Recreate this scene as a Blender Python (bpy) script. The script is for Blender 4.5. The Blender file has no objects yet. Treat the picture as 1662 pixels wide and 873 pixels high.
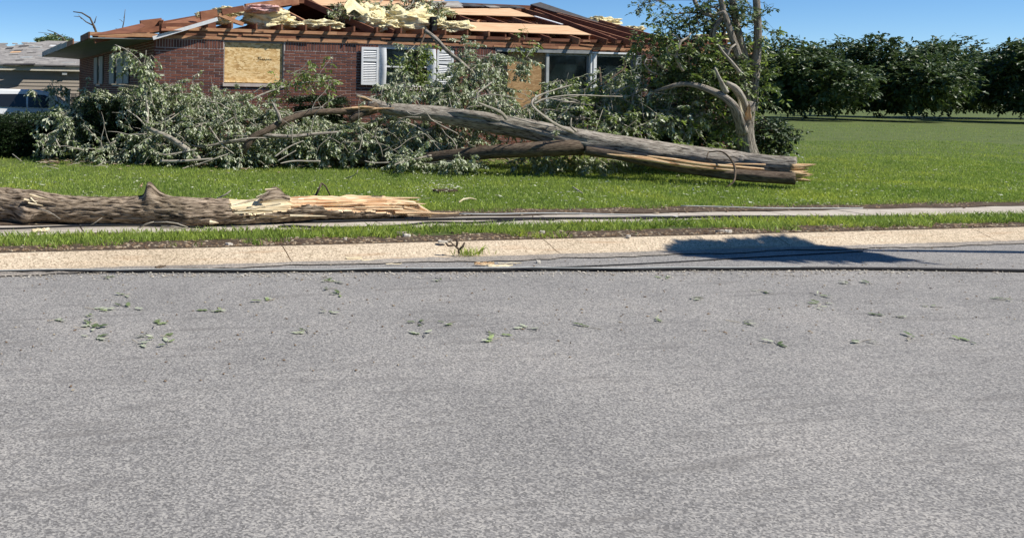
import bpy, math, random
import numpy as np
from mathutils import Vector, Matrix, noise
R = math.radians
S = bpy.context.scene
col = S.collection
random.seed(7)
rng = np.random.default_rng(7)

# ------------------------------------------------------------------ camera
TH = math.atan(0.2257)          # the street and the house front run 12.7 degrees off the picture plane
RHO = 0.015                     # the phone was held slightly off level
FPX, PX0, PY0, H = 1450.0, 300.0, 143.5, 1.6
r0 = Vector((math.cos(TH), -math.sin(TH), 0)); f0 = Vector((math.sin(TH), math.cos(TH), 0)); z0 = Vector((0, 0, 1))
RV = r0 * math.cos(RHO) + z0 * math.sin(RHO); UV_ = -r0 * math.sin(RHO) + z0 * math.cos(RHO)
cam = bpy.data.cameras.new('camera'); camo = bpy.data.objects.new('camera', cam); col.objects.link(camo)
m = Matrix((RV, UV_, -f0)).transposed().to_4x4(); m.translation = (0, 0, H); camo.matrix_world = m
cam.sensor_width = 36; cam.lens = FPX / 1662 * 36
cam.shift_x = (831 - PX0) / 1662; cam.shift_y = -(436.5 - PY0) / 1662
cam.clip_end = 2000; cam.clip_start = 0.1
S.camera = camo
# ------------------------------------------------------------------ sky and sun
EL = 50.0
sx, sy = 0.81, -0.586
world = bpy.data.worlds.new('World'); S.world = world; world.use_nodes = True
wn = world.node_tree.nodes; wl = world.node_tree.links
sky = wn.new('ShaderNodeTexSky'); sky.sky_type = 'NISHITA'; sky.sun_disc = False
sky.sun_elevation = R(EL); sky.sun_rotation = math.atan2(sx, sy)
sky.air_density = 1.0; sky.dust_density = 0.0; sky.ozone_density = 3.6; sky.altitude = 4000
wn['Background'].inputs[1].default_value = 0.105
hs = wn.new('ShaderNodeHueSaturation'); hs.inputs['Saturation'].default_value = 1.2; hs.inputs['Value'].default_value = 1.0
wl.new(sky.outputs[0], hs.inputs['Color']); wl.new(hs.outputs[0], wn['Background'].inputs[0])
sl = bpy.data.lights.new('sun', 'SUN'); so = bpy.data.objects.new('sun', sl); col.objects.link(so)
sl.energy = 5.0; sl.angle = R(0.53); sl.color = (1.0, 0.955, 0.88)
ce = math.cos(R(EL)); tosun = Vector((sx * ce, sy * ce, math.sin(R(EL))))
so.rotation_euler = tosun.to_track_quat('Z', 'Y').to_euler(); so.location = tosun * 40
S.view_settings.view_transform = 'Standard'; S.view_settings.look = 'None'
S.view_settings.exposure = 0.3; S.view_settings.gamma = 1.0
S.cycles.max_bounces = 6; S.cycles.transparent_max_bounces = 6
S.cycles.use_denoising = True

# ------------------------------------------------------------------ placing helpers
def ray(px, py):
    u, v = px - PX0, PY0 - py
    return f0 + RV * (u / FPX) + UV_ * (v / FPX)
def at(px, py, d): return Vector((0, 0, H)) + ray(px, py) * d
def gnd(px, py, z=0.0):
    r = ray(px, py); return Vector((0, 0, H)) + r * ((z - H) / r.z)
def onY(px, py, Y):
    r = ray(px, py); return Vector((0, 0, H)) + r * (Y / r.y)
WC = at(250, 62, 20.7); WY = WC.y; WX = WC.x            # front left corner of the brick wall
def wp(px, py, q=0.0): return onY(px, py, WY + q)
WTOP = WC.z

# ------------------------------------------------------------------ mesh builder
class MB:
    def __init__(s): s.v = []; s.f = []; s.uv = {}; s.sm = []; s.mi = []
    def add(s, vs, fs, smooth=False, uv=None, mi=0):
        o = len(s.v); s.v.extend([tuple(p) for p in vs])
        if uv is not None:
            for i, t in enumerate(uv): s.uv[o + i] = t
        for f in fs: s.f.append(tuple(i + o for i in f)); s.sm.append(smooth); s.mi.append(mi)
    def box(s, a, b, mi=0):
        x0, y0, zz0 = a; x1, y1, z1 = b
        s.add([(x0,y0,zz0),(x1,y0,zz0),(x1,y1,zz0),(x0,y1,zz0),(x0,y0,z1),(x1,y0,z1),(x1,y1,z1),(x0,y1,z1)],
              [(0,3,2,1),(4,5,6,7),(0,1,5,4),(1,2,6,5),(2,3,7,6),(3,0,4,7)], mi=mi)
    def beam(s, p, q, w, h, up=Vector((0,0,1)), mi=0, w2=None):
        p, q = Vector(p), Vector(q); d = (q - p).normalized()
        sd = d.cross(up)
        if sd.length < 1e-4: sd = Vector((1, 0, 0))
        sd.normalize(); u = sd.cross(d); vs = []
        for c, ww in ((p, w), (q, w2 or w)):
            for a, b in ((-1,-1),(1,-1),(1,1),(-1,1)): vs.append(c + sd * a * ww / 2 + u * b * h / 2)
        s.add(vs, [(0,1,2,3),(7,6,5,4),(0,4,5,1),(1,5,6,2),(2,6,7,3),(3,7,4,0)], mi=mi)
    def slab(s, pts, th, mi=0):
        pts = [Vector(p) for p in pts]; n = (pts[1] - pts[0]).cross(pts[-1] - pts[0]).normalized()
        if n.z < 0: n = -n
        k = len(pts); vs = pts + [p - n * th for p in pts]
        s.add(vs, [tuple(range(k)), tuple(range(2*k-1, k-1, -1))] + [(i, i+k, (i+1) % k + k, (i+1) % k) for i in range(k)], mi=mi)
    def tube(s, pts, rad, k=8, step=0.12, rough=0.0, fr=3.0, cap=True, wob=0.0, mi=0, seed=0.0):
        pts = [Vector(p) for p in pts]; n = len(pts)
        if not hasattr(rad, '__len__'): rad = [rad] * n
        P = []; Q = []
        for i in range(n - 1):
            a, b, c, d = pts[max(i-1,0)], pts[i], pts[i+1], pts[min(i+2,n-1)]
            m_ = max(1, int((c - b).length / step))
            for j in range(m_):
                t = j / m_
                P.append(0.5 * ((2*b) + (c-a)*t + (2*a-5*b+4*c-d)*t*t + (3*b-a-3*c+d)*t**3)); Q.append(rad[i]*(1-t)+rad[i+1]*t)
        P.append(pts[-1]); Q.append(rad[-1])
        if wob:
            P = [p + Vector(noise.noise_vector(p * 1.7 + Vector((seed, 3, 0)))) * wob for p in P]
        vs = []; uv = []; L = 0; ref = None
        for i, p in enumerate(P):
            d = (P[min(i+1, len(P)-1)] - P[max(i-1, 0)])
            d = d.normalized() if d.length > 1e-9 else Vector((1, 0, 0))
            if ref is None: ref = d.orthogonal().normalized()
            ref = (ref - d * ref.dot(d)); ref = ref.normalized() if ref.length > 1e-6 else d.orthogonal().normalized()
            bn = d.cross(ref)
            if i: L += (p - P[i-1]).length
            for j in range(k + 1):
                an = 2 * math.pi * (j % k) / k
                o = ref * math.cos(an) + bn * math.sin(an); rr = Q[i]
                if rough:
                    rr *= 1 + rough * noise.noise(Vector((o.x * fr, o.y * fr, o.z * fr)) + p * 0.8 + Vector((seed, 0, 0))) * 1.3
                vs.append(p + o * rr); uv.append((L, j / k * max(Q[0], 0.01) * 6.28))
        fs = []
        for i in range(len(P) - 1):
            for j in range(k):
                a = i * (k + 1) + j; fs.append((a, a+1, a+k+2, a+k+1))
        if cap:
            fs.append(tuple(range(k - 1, -1, -1))); b = (len(P) - 1) * (k + 1); fs.append(tuple(b + j for j in range(k)))
        s.add(vs, fs, True, uv, mi)
    def build(s, name, mat, parent=None, kind=None, mesh_only=False):
        me = bpy.data.meshes.new(name); me.from_pydata(s.v, [], s.f)
        me.polygons.foreach_set('use_smooth', s.sm)
        mats = mat if isinstance(mat, (list, tuple)) else [mat]
        for m_ in mats: me.materials.append(m_)
        if len(mats) > 1: me.polygons.foreach_set('material_index', s.mi)
        if s.uv:
            ul = me.uv_layers.new(name='UVMap'); li = np.zeros(len(me.loops), dtype=np.int32); me.loops.foreach_get('vertex_index', li)
            arr = np.zeros((len(s.v), 2), dtype=np.float32)
            for i, t in s.uv.items(): arr[i] = t
            ul.data.foreach_set('uv', arr[li].ravel())
        me.update()
        if mesh_only: return me
        return link(name, me, parent, kind)
def link(name, me, parent=None, kind=None):
    o = bpy.data.objects.new(name, me); col.objects.link(o)
    if parent: o.parent = parent
    if kind: o['kind'] = kind
    return o
def npmesh(name, V, Fc, mat, parent=None, kind=None, smooth=False):
    """V (n,3) array, Fc (m,k) array of equal sided faces"""
    me = bpy.data.meshes.new(name); n, k = Fc.shape
    me.vertices.add(len(V)); me.vertices.foreach_set('co', V.astype(np.float32).ravel())
    me.loops.add(n * k); me.loops.foreach_set('vertex_index', Fc.astype(np.int32).ravel())
    me.polygons.add(n); me.polygons.foreach_set('loop_start', np.arange(0, n * k, k, dtype=np.int32))
    me.polygons.foreach_set('use_smooth', np.full(n, smooth))
    me.materials.append(mat); me.update(calc_edges=True)
    return link(name, me, parent, kind)
def tag(o, label=None, cat=None, group=None, kind=None):
    if label: o['label'] = label
    if cat: o['category'] = cat
    if group: o['group'] = group
    if kind: o['kind'] = kind
    return o
def thing(name, label, cat, group=None, loc=(0,0,0)):
    o = bpy.data.objects.new(name, None); col.objects.link(o); o.empty_display_size = 0.2
    return tag(o, label, cat, group)

# ------------------------------------------------------------------ materials
def newmat(name):
    m_ = bpy.data.materials.new(name); m_.use_nodes = True; nt = m_.node_tree
    return m_, nt.nodes, nt.links, nt.nodes['Principled BSDF']
def ramp(n, stops):
    r = n.new('ShaderNodeValToRGB'); e = r.color_ramp.elements
    while len(e) < len(stops): e.new(0.5)
    for i, (p, c) in enumerate(stops): e[i].position = p; e[i].color = (*c, 1)
    return r
def mat(name, stops, scale=5.0, detail=6, rough=0.8, bump=0.0, bscale=None, coord='Object', stretch=(1,1,1), island=0.0, spec=0.3, bdist=0.02, metal=0.0):
    """noise coloured material; stops: list of (pos, colour)"""
    m_, n, l, b = newmat(name)
    tc = n.new('ShaderNodeTexCoord'); mp = n.new('ShaderNodeMapping'); mp.inputs['Scale'].default_value = stretch
    l.new(tc.outputs[coord], mp.inputs[0])
    nz = n.new('ShaderNodeTexNoise'); nz.inputs['Scale'].default_value = scale; nz.inputs['Detail'].default_value = detail; nz.inputs['Roughness'].default_value = 0.62
    l.new(mp.outputs[0], nz.inputs['Vector'])
    rp = ramp(n, stops)
    if island:
        ge = n.new('ShaderNodeNewGeometry'); oi = n.new('ShaderNodeObjectInfo')
        a = n.new('ShaderNodeMath'); a.operation = 'ADD'; l.new(ge.outputs['Random Per Island'], a.inputs[0]); l.new(oi.outputs['Random'], a.inputs[1])
        fr = n.new('ShaderNodeMath'); fr.operation = 'FRACT'; l.new(a.outputs[0], fr.inputs[0])
        mx = n.new('ShaderNodeMix'); mx.data_type = 'FLOAT'; mx.inputs[0].default_value = island
        l.new(nz.outputs[0], mx.inputs[2]); l.new(fr.outputs[0], mx.inputs[3]); l.new(mx.outputs[0], rp.inputs[0])
    else: l.new(nz.outputs[0], rp.inputs[0])
    l.new(rp.outputs[0], b.inputs['Base Color'])
    b.inputs['Roughness'].default_value = rough; b.inputs['Specular IOR Level'].default_value = spec; b.inputs['Metallic'].default_value = metal
    if bump:
        n2 = n.new('ShaderNodeTexNoise'); n2.inputs['Scale'].default_value = bscale or scale * 4; n2.inputs['Detail'].default_value = 4
        l.new(mp.outputs[0], n2.inputs['Vector'])
        bp = n.new('ShaderNodeBump'); bp.inputs['Strength'].default_value = bump; bp.inputs['Distance'].default_value = bdist
        l.new(n2.outputs[0], bp.inputs['Height']); l.new(bp.outputs[0], b.inputs['Normal'])
    return m_
def leafmat(name, top, top2, under, trans=0.25):
    m_, n, l, b = newmat(name)
    ge = n.new('ShaderNodeNewGeometry'); rp = ramp(n, [(0.0, top), (0.7, top2), (1.0, tuple(c * 1.5 for c in top2))])
    l.new(ge.outputs['Random Per Island'], rp.inputs[0])
    mx = n.new('ShaderNodeMix'); mx.data_type = 'RGBA'; l.new(ge.outputs['Backfacing'], mx.inputs[0]); l.new(rp.outputs[0], mx.inputs[6]); mx.inputs[7].default_value = (*under, 1)
    l.new(mx.outputs[2], b.inputs['Base Color']); b.inputs['Roughness'].default_value = 0.42; b.inputs['Specular IOR Level'].default_value = 0.5
    tr = n.new('ShaderNodeBsdfTranslucent'); l.new(rp.outputs[0], tr.inputs[0]); ms = n.new('ShaderNodeMixShader'); ms.inputs[0].default_value = trans
    out = n['Material Output']; l.new(b.outputs[0], ms.inputs[1]); l.new(tr.outputs[0], ms.inputs[2]); l.new(ms.outputs[0], out.inputs[0])
    return m_
def grassmat(name):
    m_ = leafmat(name, (0.22,0.32,0.05), (0.40,0.50,0.10), (0.35,0.44,0.10), 0.42); n = m_.node_tree.nodes; l = m_.node_tree.links
    rp = [q for q in n if q.type == 'VALTORGB'][0]; tc = n.new('ShaderNodeTexCoord'); a = n.new('ShaderNodeTexNoise'); a.inputs['Scale'].default_value = .55; a.inputs['Detail'].default_value = 7; a.inputs['Roughness'].default_value = .7; l.new(tc.outputs['Object'], a.inputs[0])
    r = ramp(n, [(.33, (.62, .72, .6)), (.5, (1, 1, 1)), (.64, (1.5, 1.3, 1.1))]); l.new(a.outputs[0], r.inputs[0])
    mx = n.new('ShaderNodeMix'); mx.data_type = 'RGBA'; mx.blend_type = 'MULTIPLY'; mx.inputs[0].default_value = 1; l.new(rp.outputs[0], mx.inputs[6]); l.new(r.outputs[0], mx.inputs[7])
    for lk in list(rp.outputs[0].links):
        if lk.to_node != mx: l.new(mx.outputs[2], lk.to_socket)
    return m_
def barkmat(name, c1, c2, c3, us=3.0, vs=22.0, bump=1.0):
    m_, n, l, b = newmat(name)
    tc = n.new('ShaderNodeTexCoord'); mp = n.new('ShaderNodeMapping'); mp.inputs['Scale'].default_value = (us, vs, 1); l.new(tc.outputs['UV'], mp.inputs[0])
    nz = n.new('ShaderNodeTexNoise'); nz.inputs['Scale'].default_value = 1.6; nz.inputs['Detail'].default_value = 7; nz.inputs['Roughness'].default_value = 0.65; nz.inputs['Distortion'].default_value = 0.6
    l.new(mp.outputs[0], nz.inputs[0])
    rp = ramp(n, [(0.38, c1), (0.48, c2), (0.64, c3)]); l.new(nz.outputs[0], rp.inputs[0])
    n3 = n.new('ShaderNodeTexNoise'); n3.inputs['Scale'].default_value = 1.3; l.new(tc.outputs['Object'], n3.inputs[0])
    mx = n.new('ShaderNodeMix'); mx.data_type = 'RGBA'; mx.blend_type = 'MULTIPLY'; mx.inputs[0].default_value = 0.5
    rp2 = ramp(n, [(0.35, (0.6, 0.62, 0.55)), (0.65, (1, 1, 1))]); l.new(n3.outputs[0], rp2.inputs[0]); l.new(rp.outputs[0], mx.inputs[6]); l.new(rp2.outputs[0], mx.inputs[7])
    l.new(mx.outputs[2], b.inputs['Base Color']); b.inputs['Roughness'].default_value = 0.9; b.inputs['Specular IOR Level'].default_value = 0.15
    bp = n.new('ShaderNodeBump'); bp.inputs['Strength'].default_value = bump; bp.inputs['Distance'].default_value = 0.03; l.new(nz.outputs[0], bp.inputs['Height']); l.new(bp.outputs[0], b.inputs['Normal'])
    return m_
M = {}
M['brick'] = mat('brick', [(0.0,(0.065,0.036,0.028)),(0.4,(0.14,0.055,0.038)),(0.75,(0.20,0.075,0.048)),(1,(0.15,0.10,0.078))], 9, rough=0.85, bump=0.25, bscale=60, island=0.7)
M['mortar'] = mat('mortar', [(0.3,(0.44,0.36,0.31)),(0.7,(0.60,0.52,0.46))], 6, rough=0.95, bump=0.2)
M['osb'] = None
M['frame_wood'] = mat('framing_wood', [(0.2,(0.10,0.035,0.02)),(0.5,(0.23,0.095,0.05)),(0.8,(0.42,0.22,0.12))], 2.5, rough=0.8, bump=0.2, stretch=(1,1,3), island=0.35)
M['pale_wood'] = mat('pale_board', [(0.25,(0.30,0.13,0.06)),(0.5,(0.48,0.25,0.13)),(0.8,(0.60,0.36,0.2))], 3, rough=0.8, bump=0.2, stretch=(1,4,6))
M['grey_paint'] = mat('weathered_grey_paint', [(0.3,(0.20,0.21,0.21)),(0.7,(0.30,0.31,0.30))], 8, rough=0.7)
M['soffit'] = mat('soffit_paint', [(0.3,(0.26,0.29,0.29)),(0.7,(0.36,0.39,0.38))], 3, rough=0.6)
M['white'] = mat('white_paint', [(0.3,(0.68,0.69,0.68)),(0.7,(0.80,0.80,0.79))], 12, rough=0.55, bump=0.05)
M['cream'] = mat('cream_trim', [(0.3,(0.55,0.50,0.40)),(0.7,(0.68,0.63,0.52))], 4, rough=0.6)
M['siding'] = mat('taupe_siding', [(0.3,(0.31,0.265,0.215)),(0.7,(0.38,0.325,0.265))], 3, rough=0.6, stretch=(.3,1,3))
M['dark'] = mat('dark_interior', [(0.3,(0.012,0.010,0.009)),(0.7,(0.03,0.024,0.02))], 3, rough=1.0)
M['curtain'] = mat('curtain_cloth', [(0.3,(0.07,0.10,0.10)),(0.7,(0.16,0.19,0.18))], 4, rough=0.9, stretch=(4,1,.2))
M['deck'] = mat('old_roof_deck', [(0.3,(0.07,0.032,0.018)),(0.7,(0.15,0.07,0.04))], 3, rough=0.9)
M['shingle'] = mat('grey_shingles', [(0.3,(0.17,0.16,0.15)),(0.5,(0.26,0.245,0.23)),(0.72,(0.36,0.34,0.31))], 3, 8, rough=0.95, bump=0.5, bscale=18, stretch=(1,1,2), island=0.3)
M['dark_shingle'] = mat('dark_shingles', [(0.3,(0.035,0.033,0.035)),(0.7,(0.09,0.085,0.085))], 8, rough=0.95, bump=0.4, bscale=40, island=0.4)
M['insul'] = mat('yellow_glass_wool', [(0.25,(0.61,0.49,0.24)),(0.5,(0.80,0.70,0.42)),(0.8,(0.88,0.82,0.60))], 3.5, 8, rough=1.0, bump=0.6, bscale=22, spec=0.0, bdist=0.03)
M['insul_pink'] = mat('pink_glass_wool', [(0.25,(0.55,0.30,0.28)),(0.7,(0.78,0.52,0.47))], 4, rough=1.0, bump=0.6, bscale=22, spec=0.0, bdist=0.03)
M['bark'] = barkmat('furrowed_bark', (0.035,0.024,0.016), (0.25,0.19,0.135), (0.50,0.40,0.30), 4.0, 24, 1.0)
M['limb'] = barkmat('grey_limb_bark', (0.07,0.058,0.048), (0.30,0.26,0.215), (0.50,0.45,0.38), 3.5, 20, 1.0)
M['brown_bark'] = barkmat('brown_limb_bark', (0.05,0.035,0.025), (0.13,0.095,0.07), (0.22,0.17,0.12), 5, 30, 0.6)  # darker brown bark for lower limbs, stems and twigs
M['pale_bark'] = barkmat('pale_bark', (0.22,0.19,0.15), (0.38,0.34,0.28), (0.52,0.47,0.40), 4, 20, 0.4)
M['wood'] = barkmat('splintered_wood', (0.40,0.20,0.10), (0.68,0.45,0.25), (0.82,0.67,0.45), 1.6, 34, 0.9)
M['sapwood'] = barkmat('cream_sapwood', (0.46,0.36,0.22), (0.72,0.60,0.40), (0.84,0.75,0.56), 3, 20, 0.5)
M['leaf'] = leafmat('silver_maple_leaf', (0.10,0.14,0.045), (0.24,0.30,0.12), (0.62,0.65,0.46), 0.32)
M['leaf_green'] = leafmat('green_leaf', (0.10,0.16,0.025), (0.23,0.31,0.055), (0.36,0.42,0.20), 0.4)
M['leaf_dark'] = leafmat('dark_leaf', (0.04,0.07,0.02), (0.10,0.15,0.04), (0.22,0.27,0.13), 0.3)
M['hedge2'] = leafmat('far_leaf', (0.03,0.055,0.015), (0.08,0.12,0.03), (0.10,0.14,0.06), 0.3)
M['hedge'] = leafmat('yew_leaf', (0.012,0.028,0.010), (0.035,0.065,0.018), (0.05,0.08,0.03), 0.1)
M['grassb'] = grassmat('grass_blade')
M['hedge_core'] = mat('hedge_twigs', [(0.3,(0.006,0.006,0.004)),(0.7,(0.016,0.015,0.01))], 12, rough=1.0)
M['concrete'] = mat('sidewalk_concrete', [(0.25,(0.34,0.29,0.235)),(0.5,(0.47,0.415,0.345)),(0.8,(0.56,0.505,0.43))], 3.0, 10, rough=0.95, bump=0.3, bscale=80)
M['soil'] = mat('soil_under_grass', [(0.3,(0.05,0.032,0.02)),(0.6,(0.10,0.07,0.045)),(0.8,(0.20,0.16,0.12))], 7, 9, rough=1.0, bump=1.0, bscale=25)
M['cable'] = mat('black_rubber', [(0.3,(0.012,0.012,0.013)),(0.7,(0.022,0.023,0.026))], 20, rough=0.75, spec=0.15)
M['carpaint'] = mat('white_car_paint', [(0.3,(0.72,0.73,0.74)),(0.7,(0.78,0.79,0.80))], 1, rough=0.25, spec=0.5)
M['tyre'] = mat('tyre_rubber', [(0.3,(0.02,0.02,0.02)),(0.7,(0.03,0.03,0.03))], 9)
M['metal'] = mat('aluminium_frame', [(0.3,(0.34,0.36,0.35)),(0.7,(0.46,0.48,0.47))], 6, rough=0.5)
M['stone'] = mat('pale_chips', [(0.3,(0.35,0.30,0.24)),(0.7,(0.62,0.57,0.48))], 9, rough=0.95, island=0.8)
M['petal'] = mat('pale_leaf_bits', [(0.3,(0.30,0.33,0.18)),(0.7,(0.62,0.62,0.48))], 9, rough=0.9, island=0.8)
M['litter'] = mat('brown_litter', [(0.0,(0.10,0.06,0.035)),(0.5,(0.25,0.17,0.10)),(1.0,(0.42,0.36,0.26))], 9, rough=0.95, island=0.9)

def osbmat(name, cs, sc=9, st=(1,1,1)):
    m_, n, l, b = newmat(name)
    tc = n.new('ShaderNodeTexCoord'); mp = n.new('ShaderNodeMapping'); mp.inputs['Scale'].default_value = st; l.new(tc.outputs['Object'], mp.inputs[0])
    nz = n.new('ShaderNodeTexNoise'); nz.inputs['Scale'].default_value = 3; nz.inputs['Distortion'].default_value = 1.5; l.new(mp.outputs[0], nz.inputs[0])
    ad = n.new('ShaderNodeMix'); ad.data_type = 'VECTOR'; ad.inputs[0].default_value = 0.25; l.new(mp.outputs[0], ad.inputs[4]); l.new(nz.outputs[1], ad.inputs[5])
    vo = n.new('ShaderNodeTexVoronoi'); vo.inputs['Scale'].default_value = sc; vo.inputs['Randomness'].default_value = 1; l.new(ad.outputs[1], vo.inputs['Vector'])
    sp = n.new('ShaderNodeSeparateColor'); l.new(vo.outputs['Color'], sp.inputs[0])
    n4 = n.new('ShaderNodeTexNoise'); n4.inputs['Scale'].default_value = 14; n4.inputs['Detail'].default_value = 6; l.new(mp.outputs[0], n4.inputs[0])
    mx = n.new('ShaderNodeMix'); mx.data_type = 'FLOAT'; mx.inputs[0].default_value = 0.45; l.new(sp.outputs[0], mx.inputs[2]); l.new(n4.outputs[0], mx.inputs[3])
    rp = ramp(n, cs); l.new(mx.outputs[0], rp.inputs[0]); l.new(rp.outputs[0], b.inputs['Base Color'])
    b.inputs['Roughness'].default_value = 0.75; b.inputs['Specular IOR Level'].default_value = 0.2
    bp = n.new('ShaderNodeBump'); bp.inputs['Strength'].default_value = 0.3; bp.inputs['Distance'].default_value = 0.01; l.new(mx.outputs[0], bp.inputs['Height']); l.new(bp.outputs[0], b.inputs['Normal'])
    return m_
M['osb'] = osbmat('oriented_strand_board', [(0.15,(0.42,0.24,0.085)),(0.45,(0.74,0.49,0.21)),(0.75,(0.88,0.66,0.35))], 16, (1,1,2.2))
M['osb_shaded'] = osbmat('shaded_strand_board', [(0.15,(0.28,0.16,0.07)),(0.6,(0.42,0.26,0.12)),(0.85,(0.52,0.35,0.18))], 16, (1,1,2.2))  # darker copy of the strand board, shade put into its colour
M['ply'] = mat('roof_plywood', [(0.3,(0.50,0.29,0.15)),(0.55,(0.66,0.43,0.25)),(0.8,(0.74,0.54,0.35))], 1.6, 8, rough=0.85, stretch=(1,5,5), bump=0.15)

def groundmat(name, base, spots, aggr=140, stain=None, cracks=False, bump=0.4):
    m_, n, l, b = newmat(name); tc = n.new('ShaderNodeTexCoord')
    n1 = n.new('ShaderNodeTexNoise'); n1.inputs['Scale'].default_value = 0.9; n1.inputs['Detail'].default_value = 9; n1.inputs['Roughness'].default_value = 0.6; l.new(tc.outputs['Object'], n1.inputs[0])
    r1 = ramp(n, base); l.new(n1.outputs[0], r1.inputs[0])
    v = n.new('ShaderNodeTexVoronoi'); v.inputs['Scale'].default_value = aggr; l.new(tc.outputs['Object'], v.inputs['Vector'])
    sp = n.new('ShaderNodeSeparateColor'); l.new(v.outputs['Color'], sp.inputs[0]); r2 = ramp(n, spots); l.new(sp.outputs[0], r2.inputs[0])
    mx = n.new('ShaderNodeMix'); mx.data_type = 'RGBA'; mx.blend_type = 'MULTIPLY'; mx.inputs[0].default_value = 1; l.new(r1.outputs[0], mx.inputs[6]); l.new(r2.outputs[0], mx.inputs[7])
    last = mx.outputs[2]
    if stain:
        mp = n.new('ShaderNodeMapping'); mp.inputs['Scale'].default_value = (0.6, 6, 1); l.new(tc.outputs['Object'], mp.inputs[0])
        n5 = n.new('ShaderNodeTexNoise'); n5.inputs['Scale'].default_value = 1.7; n5.inputs['Detail'].default_value = 8; l.new(mp.outputs[0], n5.inputs[0])
        r5 = ramp(n, [(0.56, (0,0,0)), (0.72, (1,1,1))]); l.new(n5.outputs[0], r5.inputs[0])
        ml = n.new('ShaderNodeMath'); ml.operation = 'MULTIPLY'; ml.inputs[1].default_value = 0.55; l.new(r5.outputs[0], ml.inputs[0])
        m2 = n.new('ShaderNodeMix'); m2.data_type = 'RGBA'; l.new(ml.outputs[0], m2.inputs[0]); l.new(last, m2.inputs[6]); m2.inputs[7].default_value = (*stain, 1); last = m2.outputs[2]
    if cracks:
        n6 = n.new('ShaderNodeTexNoise'); n6.inputs['Scale'].default_value = 1.2; n6.inputs['Detail'].default_value = 6; l.new(tc.outputs['Object'], n6.inputs[0])
        ad = n.new('ShaderNodeMix'); ad.data_type = 'VECTOR'; ad.inputs[0].default_value = 0.35; l.new(tc.outputs['Object'], ad.inputs[4]); l.new(n6.outputs[1], ad.inputs[5])
        v2 = n.new('ShaderNodeTexVoronoi'); v2.feature = 'DISTANCE_TO_EDGE'; v2.inputs['Scale'].default_value = 0.45; l.new(ad.outputs[1], v2.inputs['Vector'])
        r6 = ramp(n, [(0.0, (.75,.75,.75)), (0.0035, (0,0,0))]); l.new(v2.outputs['Distance'], r6.inputs[0])
        m3 = n.new('ShaderNodeMix'); m3.data_type = 'RGBA'; l.new(r6.outputs[0], m3.inputs[0]); l.new(last, m3.inputs[6]); m3.inputs[7].default_value = (0.03,0.03,0.03,1); last = m3.outputs[2]
    l.new(last, b.inputs['Base Color']); b.inputs['Roughness'].default_value = 0.92; b.inputs['Specular IOR Level'].default_value = 0.25
    bp = n.new('ShaderNodeBump'); bp.inputs['Strength'].default_value = bump; bp.inputs['Distance'].default_value = 0.006; l.new(sp.outputs[1], bp.inputs['Height']); l.new(bp.outputs[0], b.inputs['Normal'])
    return m_
M['asphalt'] = groundmat('worn_asphalt', [(0.3,(0.225,0.215,0.205)),(0.5,(0.26,0.248,0.235)),(0.72,(0.30,0.283,0.265))], [(0,(0.5,0.5,0.5)),(0.5,(0.92,0.92,0.92)),(1,(1.6,1.58,1.5))], 120, stain=(0.15,0.14,0.13))
M['gutter'] = groundmat('kerb_concrete', [(0.3,(0.43,0.345,0.24)),(0.7,(0.56,0.46,0.335))], [(0,(0.55,0.52,0.48)),(0.4,(0.95,0.95,0.95)),(1,(1.35,1.35,1.35))], 80, stain=(0.36,0.22,0.12))
M['grit'] = groundmat('gutter_grit', [(0.3,(0.20,0.18,0.155)),(0.7,(0.34,0.31,0.27))], [(0,(0.6,0.6,0.6)),(1,(1.5,1.45,1.4))], 80)
M['earth'] = groundmat('lawn_soil', [(0.3,(0.08,0.11,0.03)),(0.7,(0.13,0.16,0.05))], [(0,(0.6,0.6,0.5)),(1,(1.2,1.2,1.0))], 40)
def glass(name, c, rough=0.05):
    m_, n, l, b = newmat(name); b.inputs['Base Color'].default_value = (*c, 1); b.inputs['Roughness'].default_value = rough; b.inputs['Specular IOR Level'].default_value = 0.6
    nz = n.new('ShaderNodeTexNoise'); nz.inputs['Scale'].default_value = 1.5; bp = n.new('ShaderNodeBump'); bp.inputs['Strength'].default_value = 0.08; l.new(nz.outputs[0], bp.inputs['Height']); l.new(bp.outputs[0], b.inputs['Normal'])
    return m_
M['glass'] = glass('dark_window_glass', (0.008,0.014,0.014))
M['carglass'] = glass('tinted_car_glass', (0.012,0.014,0.016), 0.25)

# ------------------------------------------------------------------ ground, street
KT, GT, SW0, SW1 = 8.69, 8.30, 9.58, 10.62      # kerb top, gutter edge, sidewalk edges (distance from the camera line)
def sstep(a, b, x):
    t = min(1, max(0, (x - a) / (b - a))); return t * t * (3 - 2 * t)
def gz(x, y):
    z = 0.035 * noise.noise(Vector((x * .25, y * .25, 0))) * sstep(11, 14, y)
    z -= 0.45 * sstep(23, 30, y) * sstep(-6, -9, x)
    return z
mb = MB(); xs = sorted(set([-400, -200, -100, -60] + [-40 + i * 1.5 for i in range(60)] + [60, 100, 200, 400])); ys = [KT, SW0 - 0.02, SW0, SW1, SW1 + .3] + [11.5 + i * 1.2 for i in range(24)] + [50, 70, 120, 250, 600, 1500]
gv = []; W_ = len(xs)
for y in ys:
    for x in xs: gv.append((x, y, gz(x, y) - (0.05 if SW0 <= y <= SW1 else 0)))
mb.add(gv, [(j*W_+i, j*W_+i+1, (j+1)*W_+i+1, (j+1)*W_+i) for j in range(len(ys)-1) for i in range(W_-1)], True)
tag(mb.build('ground', M['earth']), 'green lawn ground rising gently to the brick house', None, kind='structure')
mb = MB(); mb.add([(-400,-60,-.104),(400,-60,-.104),(400,GT,-.104),(-400,GT,-.104)], [(0,1,2,3)])
tag(mb.build('road', M['asphalt']), 'worn grey asphalt road along the front', kind='structure')
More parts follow.
